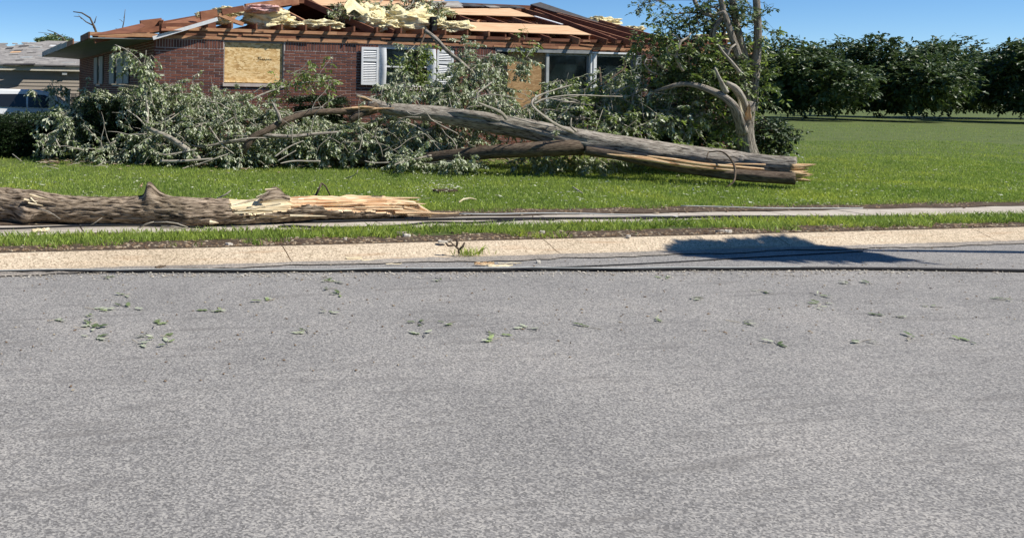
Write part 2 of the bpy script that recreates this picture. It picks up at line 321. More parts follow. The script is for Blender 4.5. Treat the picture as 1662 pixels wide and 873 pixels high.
kerb = tag(bpy.data.objects.new('kerb', None), 'pale rolled concrete kerb beside the asphalt', kind='structure'); col.objects.link(kerb)
prof = [(GT - .004, -.30), (GT - .004, -.098), (GT + .12, -.085), (GT + .25, -.03), (KT - .03, .006), (KT + .01, .004), (KT + .01, -.3)]
x = -33.0
while x < 45:
    b_ = MB(); L = 3.0; vs = []
    for xx in (x + .006, x + L - .006): vs += [(xx, a, b) for a, b in prof]
    k = len(prof); b_.add(vs, [(i, i+k, i+k+1, i+1) for i in range(k-1)] + [tuple(range(k)), tuple(range(2*k-1, k-1, -1))])
    b_.build('kerb_section', M['gutter'], kerb); x += L
swk = tag(bpy.data.objects.new('sidewalk', None), 'narrow concrete sidewalk between lawn and grass verge', kind='structure'); col.objects.link(swk)
x = -31.3
while x < 42:
    b_ = MB(); dz = random.uniform(-.004, .006)
    b_.box((x + .008, SW0, -.12), (x + 1.192, SW1, .004 + dz)); b_.build('slab', M['concrete'], swk); x += 1.2

def blades(pts, hmin, hmax, w, name, mt, kind, label=None, lean=0.5, parent=None):
    n = len(pts); P = np.array(pts); a = rng.uniform(0, 6.283, n); h = rng.uniform(hmin, hmax, n)
    ww = w * rng.uniform(.6, 1.3, n)
    dx, dy = np.cos(a) * ww / 2, np.sin(a) * ww / 2
    la = rng.uniform(0, 6.283, n); ll = h * rng.uniform(.1, lean + .3, n)
    b0 = P + np.stack([-dx, -dy, np.full(n, -.01)], 1); b1 = P + np.stack([dx, dy, np.full(n, -.01)], 1)
    t = P + np.stack([np.cos(la) * ll, np.sin(la) * ll, h], 1)
    m1 = P * 1.0; m1[:, 0] += np.cos(la) * ll * .35; m1[:, 1] += np.sin(la) * ll * .35; m1[:, 2] += h * .6
    ml, mr = m1 - np.stack([dx, dy, 0*dx], 1) * .8, m1 + np.stack([dx, dy, 0*dx], 1) * .8
    V = np.stack([b0, b1, mr, t, ml], 1).reshape(-1, 3); i = np.arange(n)[:, None] * 5
    F_ = np.concatenate([i, i+1, i+2, i+3, i+4], 1)
    o = npmesh(name, V, F_, mt, parent, kind)
    if label: o['label'] = label
    return o
def vis_x(y, margin=1.0):       # range of x seen at distance y
    a = onY(0, 300, y).x - margin; b = onY(1662, 300, y).x + margin; return a, b
pts = []
for (y0_, y1_, dens) in ((SW1 + .05, 12.5, 1300), (12.5, 15, 950), (15, 18, 650), (18, 20.6, 330), (20.6, 27, 150), (27, 45, 22)):
    xa, xb = vis_x((y0_ + y1_) / 2, 1.2); n = int((xb - xa) * (y1_ - y0_) * dens)
    X_ = rng.uniform(xa, xb, n); Y_ = rng.uniform(y0_, y1_, n)
    for x, y in zip(X_, Y_):
        if y < SW1 + 0.45:
            if noise.noise(Vector((x * 1.1, y * 3, 5))) > (y - SW1) * 2.2 - .35 and x > -2: continue
        pts.append((x, y, gz(x, y)))
blades(pts, .025, .062, .011, 'grass', M['grassb'], 'stuff', 'short green lawn grass scattered with bits of debris')
pts = []
xa, xb = vis_x(9.1)
for _ in range(26000):
    x = random.uniform(xa, xb); y = random.uniform(KT + .02, SW0 + .07)
    f = (y - KT) / (SW0 - KT)
    if noise.noise(Vector((x * .9, y * 2.5, 9))) * .7 + noise.noise(Vector((x * 5, y * 6, 2))) * .35 + f < 0.34: continue
    pts.append((x, y, -.005))
blades(pts, .03, .10, .009, 'grass', M['grassb'], 'stuff', 'uneven strip of grass on the verge between kerb and sidewalk', .8)
def sheet(name, xa, xb, fy0, fy1, n, z, mt, label):
    mb = MB(); vs = []
    for i in range(n + 1):
        x = xa + (xb - xa) * i / n
        a, b = fy0(x), fy1(x)
        for j in range(5):
            y = a + (b - a) * j / 4; vs.append((x, y, z + 0.02 * abs(noise.noise(Vector((x*5, y*5, 1)))) * (0 if j in (0, 4) else 1)))
    mb.add(vs, [(i*5+j, (i+1)*5+j, (i+1)*5+j+1, i*5+j+1) for i in range(n) for j in range(4)], True)
    return tag(mb.build(name, mt), label, kind='stuff')
sheet('dirt', -13, 24, lambda x: SW0 - .02, lambda x: SW0 + .10 + .16 * noise.noise(Vector((x * 1.3, 1, 7))), 300, .010, M['soil'], 'soil and cuttings creeping over the near edge of the sidewalk')
nz1 = lambda x, s, a: noise.noise(Vector((x * s, 3.3, a)))
sheet('dirt', -13, 24, lambda x: KT + .012, lambda x: KT + .42 + .18 * nz1(x, .9, 1), 300, .006, M['soil'], 'bare brown soil along the back of the kerb')
sheet('dirt', -13, 24, lambda x: SW1 - .10 - .12 * (x > -1) + .1 * nz1(x, 1.5, 2), lambda x: SW1 + .35 + .2 * nz1(x, .8, 3), 300, .012, M['soil'], 'brown soil washed over the lawn edge of the sidewalk')
def chips(name, pts, s0, s1, mt, label, flat=.4):
    n = len(pts); P = np.array(pts); V = []; F_ = []
    base = np.array([(1,0,0),(0,1,0),(-1,0,0),(0,-1,0),(0,0,1),(0,0,-1)], float); tri = np.array([(0,1,4),(1,2,4),(2,3,4),(3,0,4),(1,0,5),(2,1,5),(3,2,5),(0,3,5)])
    sc = rng.uniform(s0, s1, (n,1,1)) * np.stack([rng.uniform(.5,1.6,n), rng.uniform(.4,1,n), np.full(n, flat)], 1)[:,None,:]
    B = base[None] * rng.uniform(.7, 1.3, (n,6,1)) * sc; a = rng.uniform(0, 3.14, n); c, s_ = np.cos(a)[:,None], np.sin(a)[:,None]
    B = np.stack([B[...,0]*c - B[...,1]*s_, B[...,0]*s_ + B[...,1]*c, B[...,2]], 2) + P[:,None,:]
    F_ = (np.arange(n)[:,None,None] * 6 + tri[None]).reshape(-1, 3)
    o = npmesh(name, B.reshape(-1,3), F_, mt, None, 'stuff'); o['label'] = label
    return o
chips('gravel', [(random.uniform(-1, 13), KT + abs(random.gauss(0, .22)) + .02, .012) for _ in range(2600)] + [(random.uniform(-1, 15), SW1 + random.gauss(.08, .14), .015) for _ in range(2200)], .006, .028, M['litter'], 'brown chips and crumbs of soil lining the verge')
sheet('gutter_dirt', -2, 16, lambda x: GT - .16 - .10 * nz1(x, 1.1, 4) - .05 * nz1(x, 5, 4), lambda x: GT + .05 + .05 * nz1(x, 1.7, 5) + .02 * nz1(x, 8, 1), 500, -.093, M['grit'], 'grey dirt washed along the foot of the kerb')
def cab_y(x):
    a = gnd(0, 441, -.1); b = gnd(600, 438.5, -.1); c = gnd(1200, 436.5, -.1)
    return np.interp(x, [a.x - 4, a.x, b.x, c.x, c.x + 8], [a.y + .15, a.y, b.y, c.y, c.y - 1.0])
chips('gravel', [(x, float(cab_y(x)) - abs(random.gauss(0, .16)) - .02, -.098) for x in [random.uniform(-1, 10) for _ in range(2000)]], .003, .016, M['stone'], 'crumbled pale chips scattered beside the cable on the road')
chips('gravel', [(random.uniform(-6, 12), random.uniform(5, GT + .1), -.098) for _ in range(1500)], .002, .013, M['litter'], 'loose crumbs scattered over the asphalt')

# ------------------------------------------------------------------ leaves and twigs
LEAF = np.array([(0,0,0),(.30,.36,.05),(.42,.13,.0),(.70,.30,.0),(1.1,0,-.16),(.70,-.30,.0),(.42,-.13,.0),(.30,-.36,.05)])
def rotm(n, droop):
    """random leaf frames: axis mostly hanging"""
    ax = rng.normal(size=(n, 3)); ax[:, 2] -= droop; ax /= np.linalg.norm(ax, axis=1)[:, None]
    up = rng.normal(size=(n, 3)); sd = np.cross(up, ax); sd /= np.linalg.norm(sd, axis=1)[:, None]; nm = np.cross(ax, sd)
    return ax, sd, nm
def leafcloud(name, twigs, per, size, mt, parent=None, droop=1.2, kind='stuff', narrow=1.0, shape=None, wind=.45):
    """twigs: list of (origin, direction, length). leaves are spread along each one"""
    T = np.array([t[0] for t in twigs]); D = np.array([t[1] for t in twigs]); L = np.array([t[2] for t in twigs]); n = len(T)
    i = np.repeat(np.arange(n), per); m_ = len(i)
    nodes = np.array([.35, .65, .85, 1.0]); t = nodes[rng.integers(0, 4, m_)] + rng.normal(size=m_) * .03
    P = T[i] + D[i] * (L[i] * t)[:, None]; P[:, 2] -= .22 * L[i] * t * t
    rad = rng.normal(size=(m_, 3)); rad[:, 2] *= .3; rad /= np.linalg.norm(rad, axis=1)[:, None]
    hang = np.abs(rng.normal(size=m_)) * .5 * droop + .15 * droop
    ax = rad + D[i] * .45; ax[:, 2] -= hang; ax /= np.linalg.norm(ax, axis=1)[:, None]
    P += rad * size * .3
    up = np.tile(np.array([0, 0, 1.0]), (m_, 1)) + rad * .35 + rng.normal(size=(m_, 3)) * .38
    sd = np.cross(up, ax); sd /= np.linalg.norm(sd, axis=1)[:, None] + 1e-9; nm = np.cross(ax, sd)
    flip = rng.random(m_) < wind; nm[flip] *= -1; sd[flip] *= -1
    s = size * rng.uniform(.6, 1.3, len(i)); A = LEAF if shape is None else shape; k = len(A)
    V = P[:, None, :] + s[:, None, None] * (A[None, :, 0:1] * ax[:, None, :] + A[None, :, 1:2] * narrow * .8 * sd[:, None, :] + A[None, :, 2:3] * nm[:, None, :])
    F_ = np.arange(len(i))[:, None] * k + np.arange(k)[None]
    return npmesh(name, V.reshape(-1, 3), F_, mt, parent, kind)
def twigmesh(name, twigs, r, mt, parent=None):
    T = np.array([t[0] for t in twigs]); D = np.array([t[1] for t in twigs]); L = np.array([t[2] for t in twigs]); n = len(T)
    A = np.cross(D, rng.normal(size=(n, 3))); A /= np.linalg.norm(A, axis=1)[:, None]; B = np.cross(D, A)
    rings = []
    for t, q in ((0, 1), (.5, .7), (1, .25)):
        c = T + D * (L * t)[:, None]; c[:, 2] -= .22 * L * t * t
        for an in (0, 2.094, 4.189): rings.append(c + (A * math.cos(an) + B * math.sin(an)) * r * q)
    V = np.stack(rings, 1).reshape(-1, 3); b = np.arange(n)[:, None] * 9
    F_ = np.concatenate([b + np.array([[r_*3+j, r_*3+(j+1) % 3, r_*3+3+(j+1) % 3, r_*3+3+j]]) for r_ in (0, 1) for j in range(3)], 0)
    return npmesh(name, V, F_, mt, parent, 'stuff')
def mass(spec, dens=1.0, shell=.55, out=.7, droop=.35):
    """spec: (px, py, rx px, ry px, distance, half thickness m) -> twigs"""
    tw = []
    for (px, py, rx, ry, d, rd) in spec:
        c = at(px, py, d); k = d / FPX; n = int(dens * rx * ry * .10) + 3
        for _ in range(n):
            v = Vector(np.random.default_rng(random.randrange(1 << 30)).normal(size=3)).normalized() * (random.uniform(shell, 1.0) if random.random() < .7 else random.random() ** .5)
            p = c + r0 * v.x * rx * .88 * k + f0 * v.y * rd + z0 * v.z * ry * .82 * k
            if noise.noise(p * 1.9) + .5 * noise.noise(p * 5) < -.12 and random.random() < .8 and rx > 16: continue
            if p.z < .04: p.z = random.uniform(.03, .3)
            dr = (r0 * v.x + f0 * v.y * .8 + z0 * v.z) * out + Vector((random.gauss(0, .5), random.gauss(0, .5), random.gauss(-.1, .4)))
            dr.z -= droop; dr.normalize(); L = random.uniform(.15, .42) if random.random() > .07 else random.uniform(.5, .95)
            if p.z + dr.z * L < .02: dr.z = abs(dr.z) * .3
            tw.append((tuple(p), tuple(dr.normalized()), L))
    return tw
# ------------------------------------------------------------------ the damaged brick house
def onX(px, py, X):
    r = ray(px, py); return Vector((0, 0, H)) + r * (X / r.x)
house = thing('brick_house', 'storm damaged red brick house with torn off front roof, boarded window and open rafters', 'house', loc=(0,0,0))
RY = WY + 4.6; ZR = 4.27; ZS = 3.09; PITCH = (ZR - ZS) / 4.6
XL, XR = WX, 20.4; ZT = WTOP
def roofp(px, py, lift=0.0):
    r = ray(px, py); t = (ZS + lift - PITCH * WY - H) / (r.z - PITCH * r.y); return Vector((0, 0, H)) + r * t
# openings in the front wall (x0, x1, z0, z1)
bw0, bw1 = wp(363.5, 100).x, wp(460.5, 100).x
sw0, sw1 = wp(625, 100).x, wp(693, 100).x
pw0, pw1 = wp(806, 100).x, wp(1041, 100).x
BW = (bw0, bw1, 1.735, ZT - .004); SWN = (wp(614, 100).x, wp(702, 100).x, 1.72, ZT - .05); PW = (pw0, pw1, 1.02, ZT - .004)
OPEN = [BW, SWN, PW]
CH, BL = 0.0667, 0.265
def wall_mb(x0, x1, y0, y1, z0, z1, opens):
    b_ = MB(); xs_ = sorted({x0, x1} | {o[0] for o in opens} | {o[1] for o in opens}); zs_ = sorted({z0, z1} | {o[2] for o in opens} | {min(o[3], z1) for o in opens})
    for i in range(len(xs_) - 1):
        for j in range(len(zs_) - 1):
            cx, cz = (xs_[i] + xs_[i+1]) / 2, (zs_[j] + zs_[j+1]) / 2
            if any(o[0] < cx < o[1] and o[2] < cz < o[3] for o in opens): continue
            b_.box((xs_[i], y0, zs_[j]), (xs_[i+1], y1, zs_[j+1]))
    return b_
fw = wall_mb(XL + .012, XR, WY, WY + .22, -.2, ZT - .005, OPEN).build('front_wall', M['mortar'], house)
bmesh_brick = MB(); bmesh_brick.box((0, 0, 0), (BL - .016, .06, CH - .016)); brick_me = bmesh_brick.build('brick', M['brick'], mesh_only=True)
sb = MB(); sb.box((0, 0, 0), (CH - .011, .06, .200)); sold_me = sb.build('brick', M['brick'], mesh_only=True)
cand = []; z = ZT - .215; row = 0
while z > -.1:
    z -= CH; x = XL - (BL / 2 if row % 2 else 0) + random.uniform(-.01, .01); row += 1
    while x < XR:
        a, b = max(x, XL), min(x + BL, XR); segs = [(a, b)]
        for o in OPEN:
            if o[2] - .03 < z + CH / 2 < o[3]:
                segs = [q for s_ in segs for q in ((s_[0], min(s_[1], o[0])), (max(s_[0], o[1]), s_[1])) if q[1] - q[0] > .03]
        for a, b in segs:
            if b - a > .03: cand.append((a, z, b - a, CH, False))
        x += BL
x = XL
while x < XR:
    if not any(o[0] - CH * .6 < x < o[1] - CH * .3 for o in OPEN): cand.append((x, ZT - .211, CH, .2, True))
    x += CH
def px_of(p):
    d = Vector(p) - Vector((0, 0, H)); f = d.dot(f0); return PX0 + FPX * d.dot(RV) / f, PY0 - FPX * d.dot(UV_) / f
def rank(c):
    px, py = px_of((c[0], WY, c[1]))
    vis = (250 < px < 365 and py < 128) or (455 < px < 600 and 65 < py < 190) or (745 < px < 805 and py < 108) or (365 < px < 470 and 135 < py < 160)
    return (0 if vis and not c[4] else 1 if vis else 2, px)
cand.sort(key=rank); rest = MB()
for i, (x, z, w, h, sol) in enumerate(cand):
    jy = WY - .008 + random.uniform(-.0025, .0025)
    if i < 300:
        o = link('brick', sold_me if sol else brick_me, house); o.location = (x + .007, jy, z + .007)
        if not sol and abs(w - BL) > .01: o.scale.x = max(.05, (w - .014) / (BL - .014))
    else: rest.box((x + .008, jy, z + .008), (x + w - .008, jy + .06, z + h - .008))
# side wall, receding
YB = WY + 16.4
side = wall_mb(0, 0, 0, 0, 0, 0, []); side = MB()
side.box((XL + .012, WY + .225, -.6), (XL + .2, YB, ZT - .005)); side.build('side_wall', M['mortar'], house)
z = ZT
row = 0
while z > -.1:
    z -= CH; y = WY - (BL/2 if row % 2 else 0); row += 1
    while y < YB:
        rest.box((XL + random.uniform(-.002, .002), max(y, WY - .006) + .005, z + .005), (XL + .05, min(y + BL, YB) - .006, z + CH - .006)); y += BL
rest.build('brick_courses', M['brick'], house, 'stuff')
# side windows: frames with tall narrow white shutters
for (pa, pb) in ((153, 158), (161.5, 167), (178, 185.5), (190, 200), (201.5, 209)):
    a = onX(pa, 130, XL - .02); b = onX(pb, 130, XL - .02); y0_, y1_ = b.y, a.y
    f = MB(); f.box((XL - .045, y0_, 1.70), (XL - .008, y1_, ZT - .14)); o = f.build('shutter', M['soffit'], house)
a = onX(157.5, 130, XL).y; b = onX(162, 130, XL).y
for (pa, pb) in ((156.5, 163), (184, 203)):
    y0_, y1_ = onX(pb, 130, XL).y, onX(pa, 130, XL).y
    g = MB(); g.box((XL - .012, y0_, 1.68), (XL + .02, y1_, ZT - .14)); w_ = g.build('window', M['glass'], house)
    g = MB(); g.box((XL - .03, y0_, 1.63), (XL + .01, y1_, 1.68)); g.build('sill', M['soffit'], w_)
# interior floor, ceiling and backing so the attic reads as a room
m1 = MB(); m1.box((XL + .25, WY + .25, ZT - .02), (XR - .2, WY + 9, ZT + .02)); m1.build('ceiling', M['deck'], house)
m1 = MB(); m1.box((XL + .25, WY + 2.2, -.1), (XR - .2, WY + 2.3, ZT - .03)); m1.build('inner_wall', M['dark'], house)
# --- boarded window
b_ = MB(); b_.box((BW[0] + .02, WY + .055, BW[2] + .02), (BW[1] - .02, WY + .07, BW[3] - .05)); brd = b_.build('window_board', M['osb'], house); brd['label'] = 'strand board nailed over the left window'
b_ = MB()
b_.box((BW[0] + .001, WY + .045, BW[3] - .05), (BW[1] - .001, WY + .17, BW[3] - .002)); b_.box((BW[0] + .001, WY + .02, BW[2] + .02), (BW[0] + .019, WY + .2, BW[3] - .072)); b_.box((BW[1] - .019, WY + .02, BW[2] + .02), (BW[1] - .001, WY + .2, BW[3] - .072))
b_.build('window_frame', M['grey_paint'], house)
b_ = MB(); b_.box((BW[0] - .03, WY - .045, BW[2] - .075), (BW[1] + .03, WY + .19, BW[2] - .002)); b_.build('sill', M['mortar'], house)
# handwriting on the board
w0 = wp(418, 97, .10); b_ = MB(); xx = w0.x
for i in range(7):
    hgt = (.10, .05, .05, .04, .05, .04, .03)[i]
    b_.beam((xx, WY + .053, w0.z - hgt/2), (xx + .012, WY + .053, w0.z + hgt/2), .004, .009, Vector((0,1,0)))
    b_.beam((xx + .01, WY + .0525, w0.z + hgt/2 - .005), (xx + .045, WY + .0525, w0.z - .01 + random.uniform(-.01,.01)), .004, .008, Vector((0,1,0)))
    xx += .05
b_.beam((w0.x - .02, WY + .052, w0.z + .058), (w0.x + .09, WY + .052, w0.z + .058), .004, .008, Vector((0,1,0)))
b_.build('handwriting', M['cable'], brd)
# --- shuttered window
z0_, z1_ = SWN[2], SWN[3]
b_ = MB(); b_.box((SWN[0] + .04, WY + .15, z0_ + .04), (SWN[1] - .04, WY + .16, z1_ - .04)); win = b_.build('window', M['curtain'], house)
b_ = MB(); b_.box((SWN[0]+.06, WY + .10, z0_ + .05), (SWN[1]-.06, WY + .108, (z0_ + z1_) / 2)); b_.build('pane', M['glass'], win)
b_ = MB(); b_.box((SWN[0]+.06, WY + .115, (z0_ + z1_) / 2), (SWN[1]-.06, WY + .123, z1_ - .04)); b_.build('pane', M['glass'], win)
b_ = MB()
b_.box((SWN[0], WY + .03, z1_ - .06), (SWN[1], WY + .14, z1_)); b_.box((SWN[0], WY + .03, z0_), (SWN[0] + .06, WY + .14, z1_ - .062)); b_.box((SWN[1] - .06, WY + .03, z0_), (SWN[1], WY + .14, z1_ - .062))
b_.box((SWN[0] + .062, WY + .03, z0_), (SWN[1] - .062, WY + .14, z0_ + .06)); b_.box((SWN[0] + .062, WY + .07, (z0_+z1_)/2 - .02), (SWN[1] - .062, WY + .11, (z0_+z1_)/2 + .02)); b_.build('window_frame', M['white'], win)
b_ = MB(); b_.box((SWN[0] - .05, WY - .05, z0_ - .08), (SWN[1] + .05, WY + .14, z0_ - .002)); b_.build('sill', M['mortar'], win)
def shutter(x0, x1, z0, z1, tilt=0.0, drop=0.0, y=None, label=None):
    root = MB(); w = x1 - x0; h = z1 - z0; t = .028
    root.box((0, -t, 0), (.05, 0, h)); root.box((w - .05, -t, 0), (w, 0, h))
    for zz in (0, h * .62, h - .07): root.box((.05, -t + .002, zz), (w - .05, -.002, zz + .07))
    o = root.build('shutter', M['white'], house)
    if label: o['label'] = label
    sm = MB(); sm.beam((.052, -t/2 - .002, 0), (w - .052, -t/2 - .002, 0), .034, .006, Vector((0, -.8, .6))); sme = sm.build('slat', M['white'], mesh_only=True)
    zz = .095
    while zz < h - .09:
        if not (h * .62 - .02 < zz < h * .62 + .09): s_ = link('slat', sme, o); s_.location.z = zz
        zz += .042
    bk = MB(); bk.box((.05, -.006, .07), (w - .05, -.001, h - .07)); bk.build('backing', M['grey_paint'], o)
    o.location = (x0, (y or WY) - .035, z0); o.rotation_euler = (0, R(tilt), R(drop)); return o
zb, zt_ = wp(595, 138).z, wp(595, 77).z
shutter(wp(584.5, 100).x, wp(612, 100).x, zb, zt_, 0, 0, WY - .02, 'white louvred shutter left of the window')
shutter(wp(706, 100).x, wp(733, 100).x, zb - .02, zt_ - .02, 1.0, 0, WY - .02, 'white louvred shutter right of the window, hanging loose')
for (pa, pb, bulge) in ((612.5, 624, 1), (692, 704, -1)):        # loose curled shutter skins beside the glass
    x0, x1 = wp(pa, 100).x, wp(pb, 100).x; b_ = MB(); vs = []
    for j in range(7):
        for i in range(5):
            u, v = i / 4, j / 6
            vs.append((x0 + (x1 - x0) * u, WY - .05 - .09 * math.sin(u * 2.2) * (.6 + .5 * math.sin(v * 3)), zb - .01 + (zt_ - zb) * v))
    fs = [(j*5+i, j*5+i+1, j*5+i+6, j*5+i+5) for j in range(6) for i in range(4)]; b_.add(vs, fs, True)
    vs2 = [(a, b + .012, c) for a, b, c in vs]; b_.add(vs2, [tuple(reversed(q)) for q in fs], True)
    b_.build('shutter_panel', M['white'], house)
# --- picture window
z0_, z1_ = PW[2], PW[3]
xm1, xm1b = wp(888, 110).x, wp(892.5, 110).x; xm2, xm2b = wp(959, 110).x, wp(968, 110).x; xe = wp(1031, 110).x
b_ = MB(); b_.box((pw0 + .33, WY + .10, z0_), (xm1, WY + .115, z1_ - .10)); o = b_.build('window_board', M['osb_shaded'], house); o['label'] = 'strand board with shade put into its colour filling the left bay of the picture window'
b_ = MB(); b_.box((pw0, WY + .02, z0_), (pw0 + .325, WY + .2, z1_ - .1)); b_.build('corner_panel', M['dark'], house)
for a, b in ((xm1b, xm2), (xm2b, xe)):
    b_ = MB(); b_.box((a + .03, WY + .12, z0_ + .03), (b - .03, WY + .128, z1_ - .16)); b_.build('pane', M['glass'], house)
    b_ = MB()
    b_.box((a, WY + .09, z1_ - .16), (b, WY + .15, z1_ - .1)); b_.box((a, WY + .09, z0_), (a + .035, WY + .15, z1_ - .162)); b_.box((b - .05, WY + .09, z0_), (b, WY + .15, z1_ - .162)); b_.box((a + .037, WY + .09, z0_), (b - .052, WY + .15, z0_ + .05)); b_.build('window_frame', M['grey_paint'], house)
b_ = MB(); b_.box((xm1, WY + .03, z0_), (xm1b - .001, WY + .16, z1_ - .102)); b_.build('mullion', M['metal'], house)
b_ = MB(); b_.box((xm2 + .001, WY + .01, z0_), (xm2 + .055, WY + .17, z1_ - .102)); b_.box((xm2 + .075, WY - .01, z0_), (xm2b - .001, WY + .17, z1_ - .102)); b_.build('mullion', M['white'], house)
b_ = MB(); b_.box((xe, WY - .02, z0_), (pw1, WY + .2, z1_ - .102)); b_.build('corner_post', M['grey_paint'], house)
b_ = MB(); b_.box((pw0, WY - .02, z1_ - .10), (xm2, WY + .2, z1_ - .002)); b_.build('window_head', M['grey_paint'], house)
b_ = MB(); b_.box((xm2 + .01, WY - .03, z1_ - .09), (xe, WY + .2, z1_ - .045)); b_.build('window_head', M['white'], house)
b_ = MB(); b_.box((pw0, WY - .05, z0_ - .08), (pw1, WY + .2, z0_ - .002)); b_.build('sill', M['mortar'], house)

# --- stripped top of the wall: plates, ledger, broken boards, joist ends
def plate(pa, pb, q0, q1, za, zb, mt, name='wall_plate'):
    x0, x1 = wp(pa, 65).x, min(wp(pb, 80).x, XR + .04); b_ = MB(); b_.box((x0, WY + q0, ZT + za), (x1, WY + q1, ZT + zb)); return b_.build(name, mt, house)
for i, (a, b) in enumerate(((252, 420), (420.4, 600), (600.4, 712), (712.4, 905), (905.4, 1075), (1075.4, 1290))):
    plate(a, b, -.03 - .006 * (i % 2), .05, .002, .075, M['pale_wood'] if i != 3 else M['frame_wood'])
for a, b in ((262, 470), (470.4, 690), (690.4, 900), (900.4, 1290)): plate(a, b, -.03, .10, .08, .185, M['frame_wood'], 'rim_board')
plate(625, 765, -.045, -.032, .09, .17, M['cable'], 'felt_strip')
plate(480, 720, -.035, -.031, .10, .13, M['dark'], 'felt_strip')
for a, b in ((268, 352), (352.4, 545), (545.4, 770), (770.4, 1290)): plate(a, b, -.06, .10, .19, .265, M['pale_wood'] if a < 400 else M['frame_wood'])
for i in range(26):      # splintered remains of the soffit boards along the wall head
    x = random.uniform(WX + .4, 17); w = random.uniform(.15, .7); b_ = MB(); z = ZT + random.choice((.03, .13, .22))
    b_.beam((x, WY - .045, z), (x + w, WY - .045 - random.uniform(0, .03), z + random.uniform(-.015, .02)), .012, random.uniform(.02, .05), w2=.008)
    b_.build('splinter', M['pale_wood'] if random.random() < .6 else M['frame_wood'], house)
x = WX + 1.2
while x < 20:            # ceiling joists running back from the wall, their broken tails sticking out
    b_ = MB(); b_.box((x, WY - (random.uniform(.12, .22) if x < 12.6 else -.1), ZT + .27), (x + .04, RY + .5, ZT + .40)); b_.build('joist', M['frame_wood'], house); x += .61
# --- rafters of the open front slope
def rafter(x, up=1.0, y0=-.12, lo=0.0, w=.045, h=.15, mt=None, low=-.06):
    y1 = WY + 4.6 * up; b_ = MB()
    p = Vector((x, WY + y0 + lo, ZS + low + PITCH * (y0 + lo))); q = Vector((x, y1, ZS + low + PITCH * 4.6 * up))
    b_.beam(p, q, w, h); o = b_.build('rafter', mt or M['frame_wood'], house)
    return o
for p_, up in ((607, 1), (640, 1), (831, 1), (880, 1), (927, 1), (971, 1), (1010, .98), (1045, .8), (1085, .6)):
    rafter(wp(p_, 60).x, up, .05 if p_ < 700 else -.34)
for p_ in (655, 690, 735, 780):           # snapped rafters, only the upper lengths are left
    x = wp(p_, 60).x; b_ = MB(); y1 = 1.7 + random.random(); b_.beam((x, WY + y1, ZS - .06 + PITCH * y1), (x, RY, ZR - .06), .045, .15); b_.build('rafter', M['frame_wood'], house)
b_ = MB(); b_.beam(Vector((9.0, RY, ZR - .02)), Vector((17.0, RY, ZR - .02)), .05, .2); b_.build('ridge_board', M['frame_wood'], house)
e0 = onY(146, 59, WY - .12); hipL = (e0, Vector((9.03, RY, ZR)))
b_ = MB(); b_.beam(e0 + Vector((.1, .05, -.05)), hipL[1] - Vector((0, 0, .05)), .05, .22); b_.build('hip_rafter', M['frame_wood'], house)
e1 = onY(1118, 80, WY - .1); hr = Vector((16.9, RY, ZR))
b_ = MB(); b_.beam(e1 - Vector((0, 0, .06)), hr - Vector((0, 0, .06)), .05, .24); b_.build('hip_rafter', M['frame_wood'], house)
b_ = MB(); b_.beam(roofp(868, 18), roofp(1000, 68), .045, .14); b_.build('rafter', M['frame_wood'], house)
b_ = MB(); b_.beam(roofp(398, 13, .02), roofp(484, 1, .02), .05, .2); b_.build('hip_rafter', M['frame_wood'], house)
# gable like triangular truss members in the dark attic opening
for (a, b) in (((495, 3), (607, 52)), ((400, 14), (440, 22)), ((446, 10), (500, 38)), ((398, 12), (372, 36)), ((352, 28), (392, 40))):
    p, q = roofp(*a, -.03), roofp(*b, -.03); b_ = MB(); b_.beam(p, q, .05, .17 if a[0] == 495 else .07); b_.build('rafter', M['frame_wood'] if a[0] == 495 else M['pale_wood'], house)
for (a, b) in (((790, 27), (770, 38)), ((725, 24), (790, 36)), ((765, 22), (835, 37)), ((830, 30), (880, 40)), ((862, 30), (872, 40))):
    b_ = MB(); b_.beam(roofp(*a, -.12), roofp(*b, -.12), .03, .05); b_.build('brace', M['pale_wood'], house)
b_ = MB(); b_.beam(roofp(868, 27, .05), roofp(912, 40, .05), .09, .02); b_.build('gutter_piece', M['white'], house)
# hip end jack rafters and boards left of the opening
for (a, b, w, h, mt) in (((150, 57), (250, 57), .04, .10, 'pale_wood'), ((262, 44), (350, 42), .05, .16, 'frame_wood'), ((262, 33), (262, 60), .09, .2, 'frame_wood'), ((325, 26), (352, 22), .05, .2, 'frame_wood'), ((228, 40), (262, 36), .05, .18, 'frame_wood'), ((355, 24), (395, 40), .04, .08, 'pale_wood'), ((280, 55), (345, 34), .04, .09, 'frame_wood'), ((360, 20), (395, 14), .05, .14, 'frame_wood')):
    b_ = MB(); b_.beam(onY(a[0], a[1], WY - .05 + random.uniform(0, .1)), onY(b[0], b[1], WY + .1 + random.uniform(0, .1)), w, h); b_.build('broken_board', M[mt], house)
def panel(pts, lift, mt, th=.014, name='sheathing_panel'):
    b_ = MB(); b_.slab([roofp(a, b, lift) for a, b in pts], th); return b_.build(name, mt, house)
panel([(723, 14.5), (828, 14), (869, 27.5), (728, 23.5)], .05, M['ply'])
panel([(748, 36), (848, 39), (858, 53.5), (764, 50)], .05, M['ply']); panel([(848.5, 39), (922, 42.5), (960, 57), (858.5, 53.5)], .052, M['ply'])
panel([(500, -3), (575, -2), (590, 10), (520, 9)], .05, M['ply']); panel([(576, -2), (715, -1), (740, 9), (591, 10)], .052, M['ply'])
panel([(148, 57), (229, 38.5), (236, 42), (214, 54)], .06, M['frame_wood']); panel([(262, 39), (352, 20), (356, 34), (300, 50), (262, 50)], -.1, M['frame_wood'])
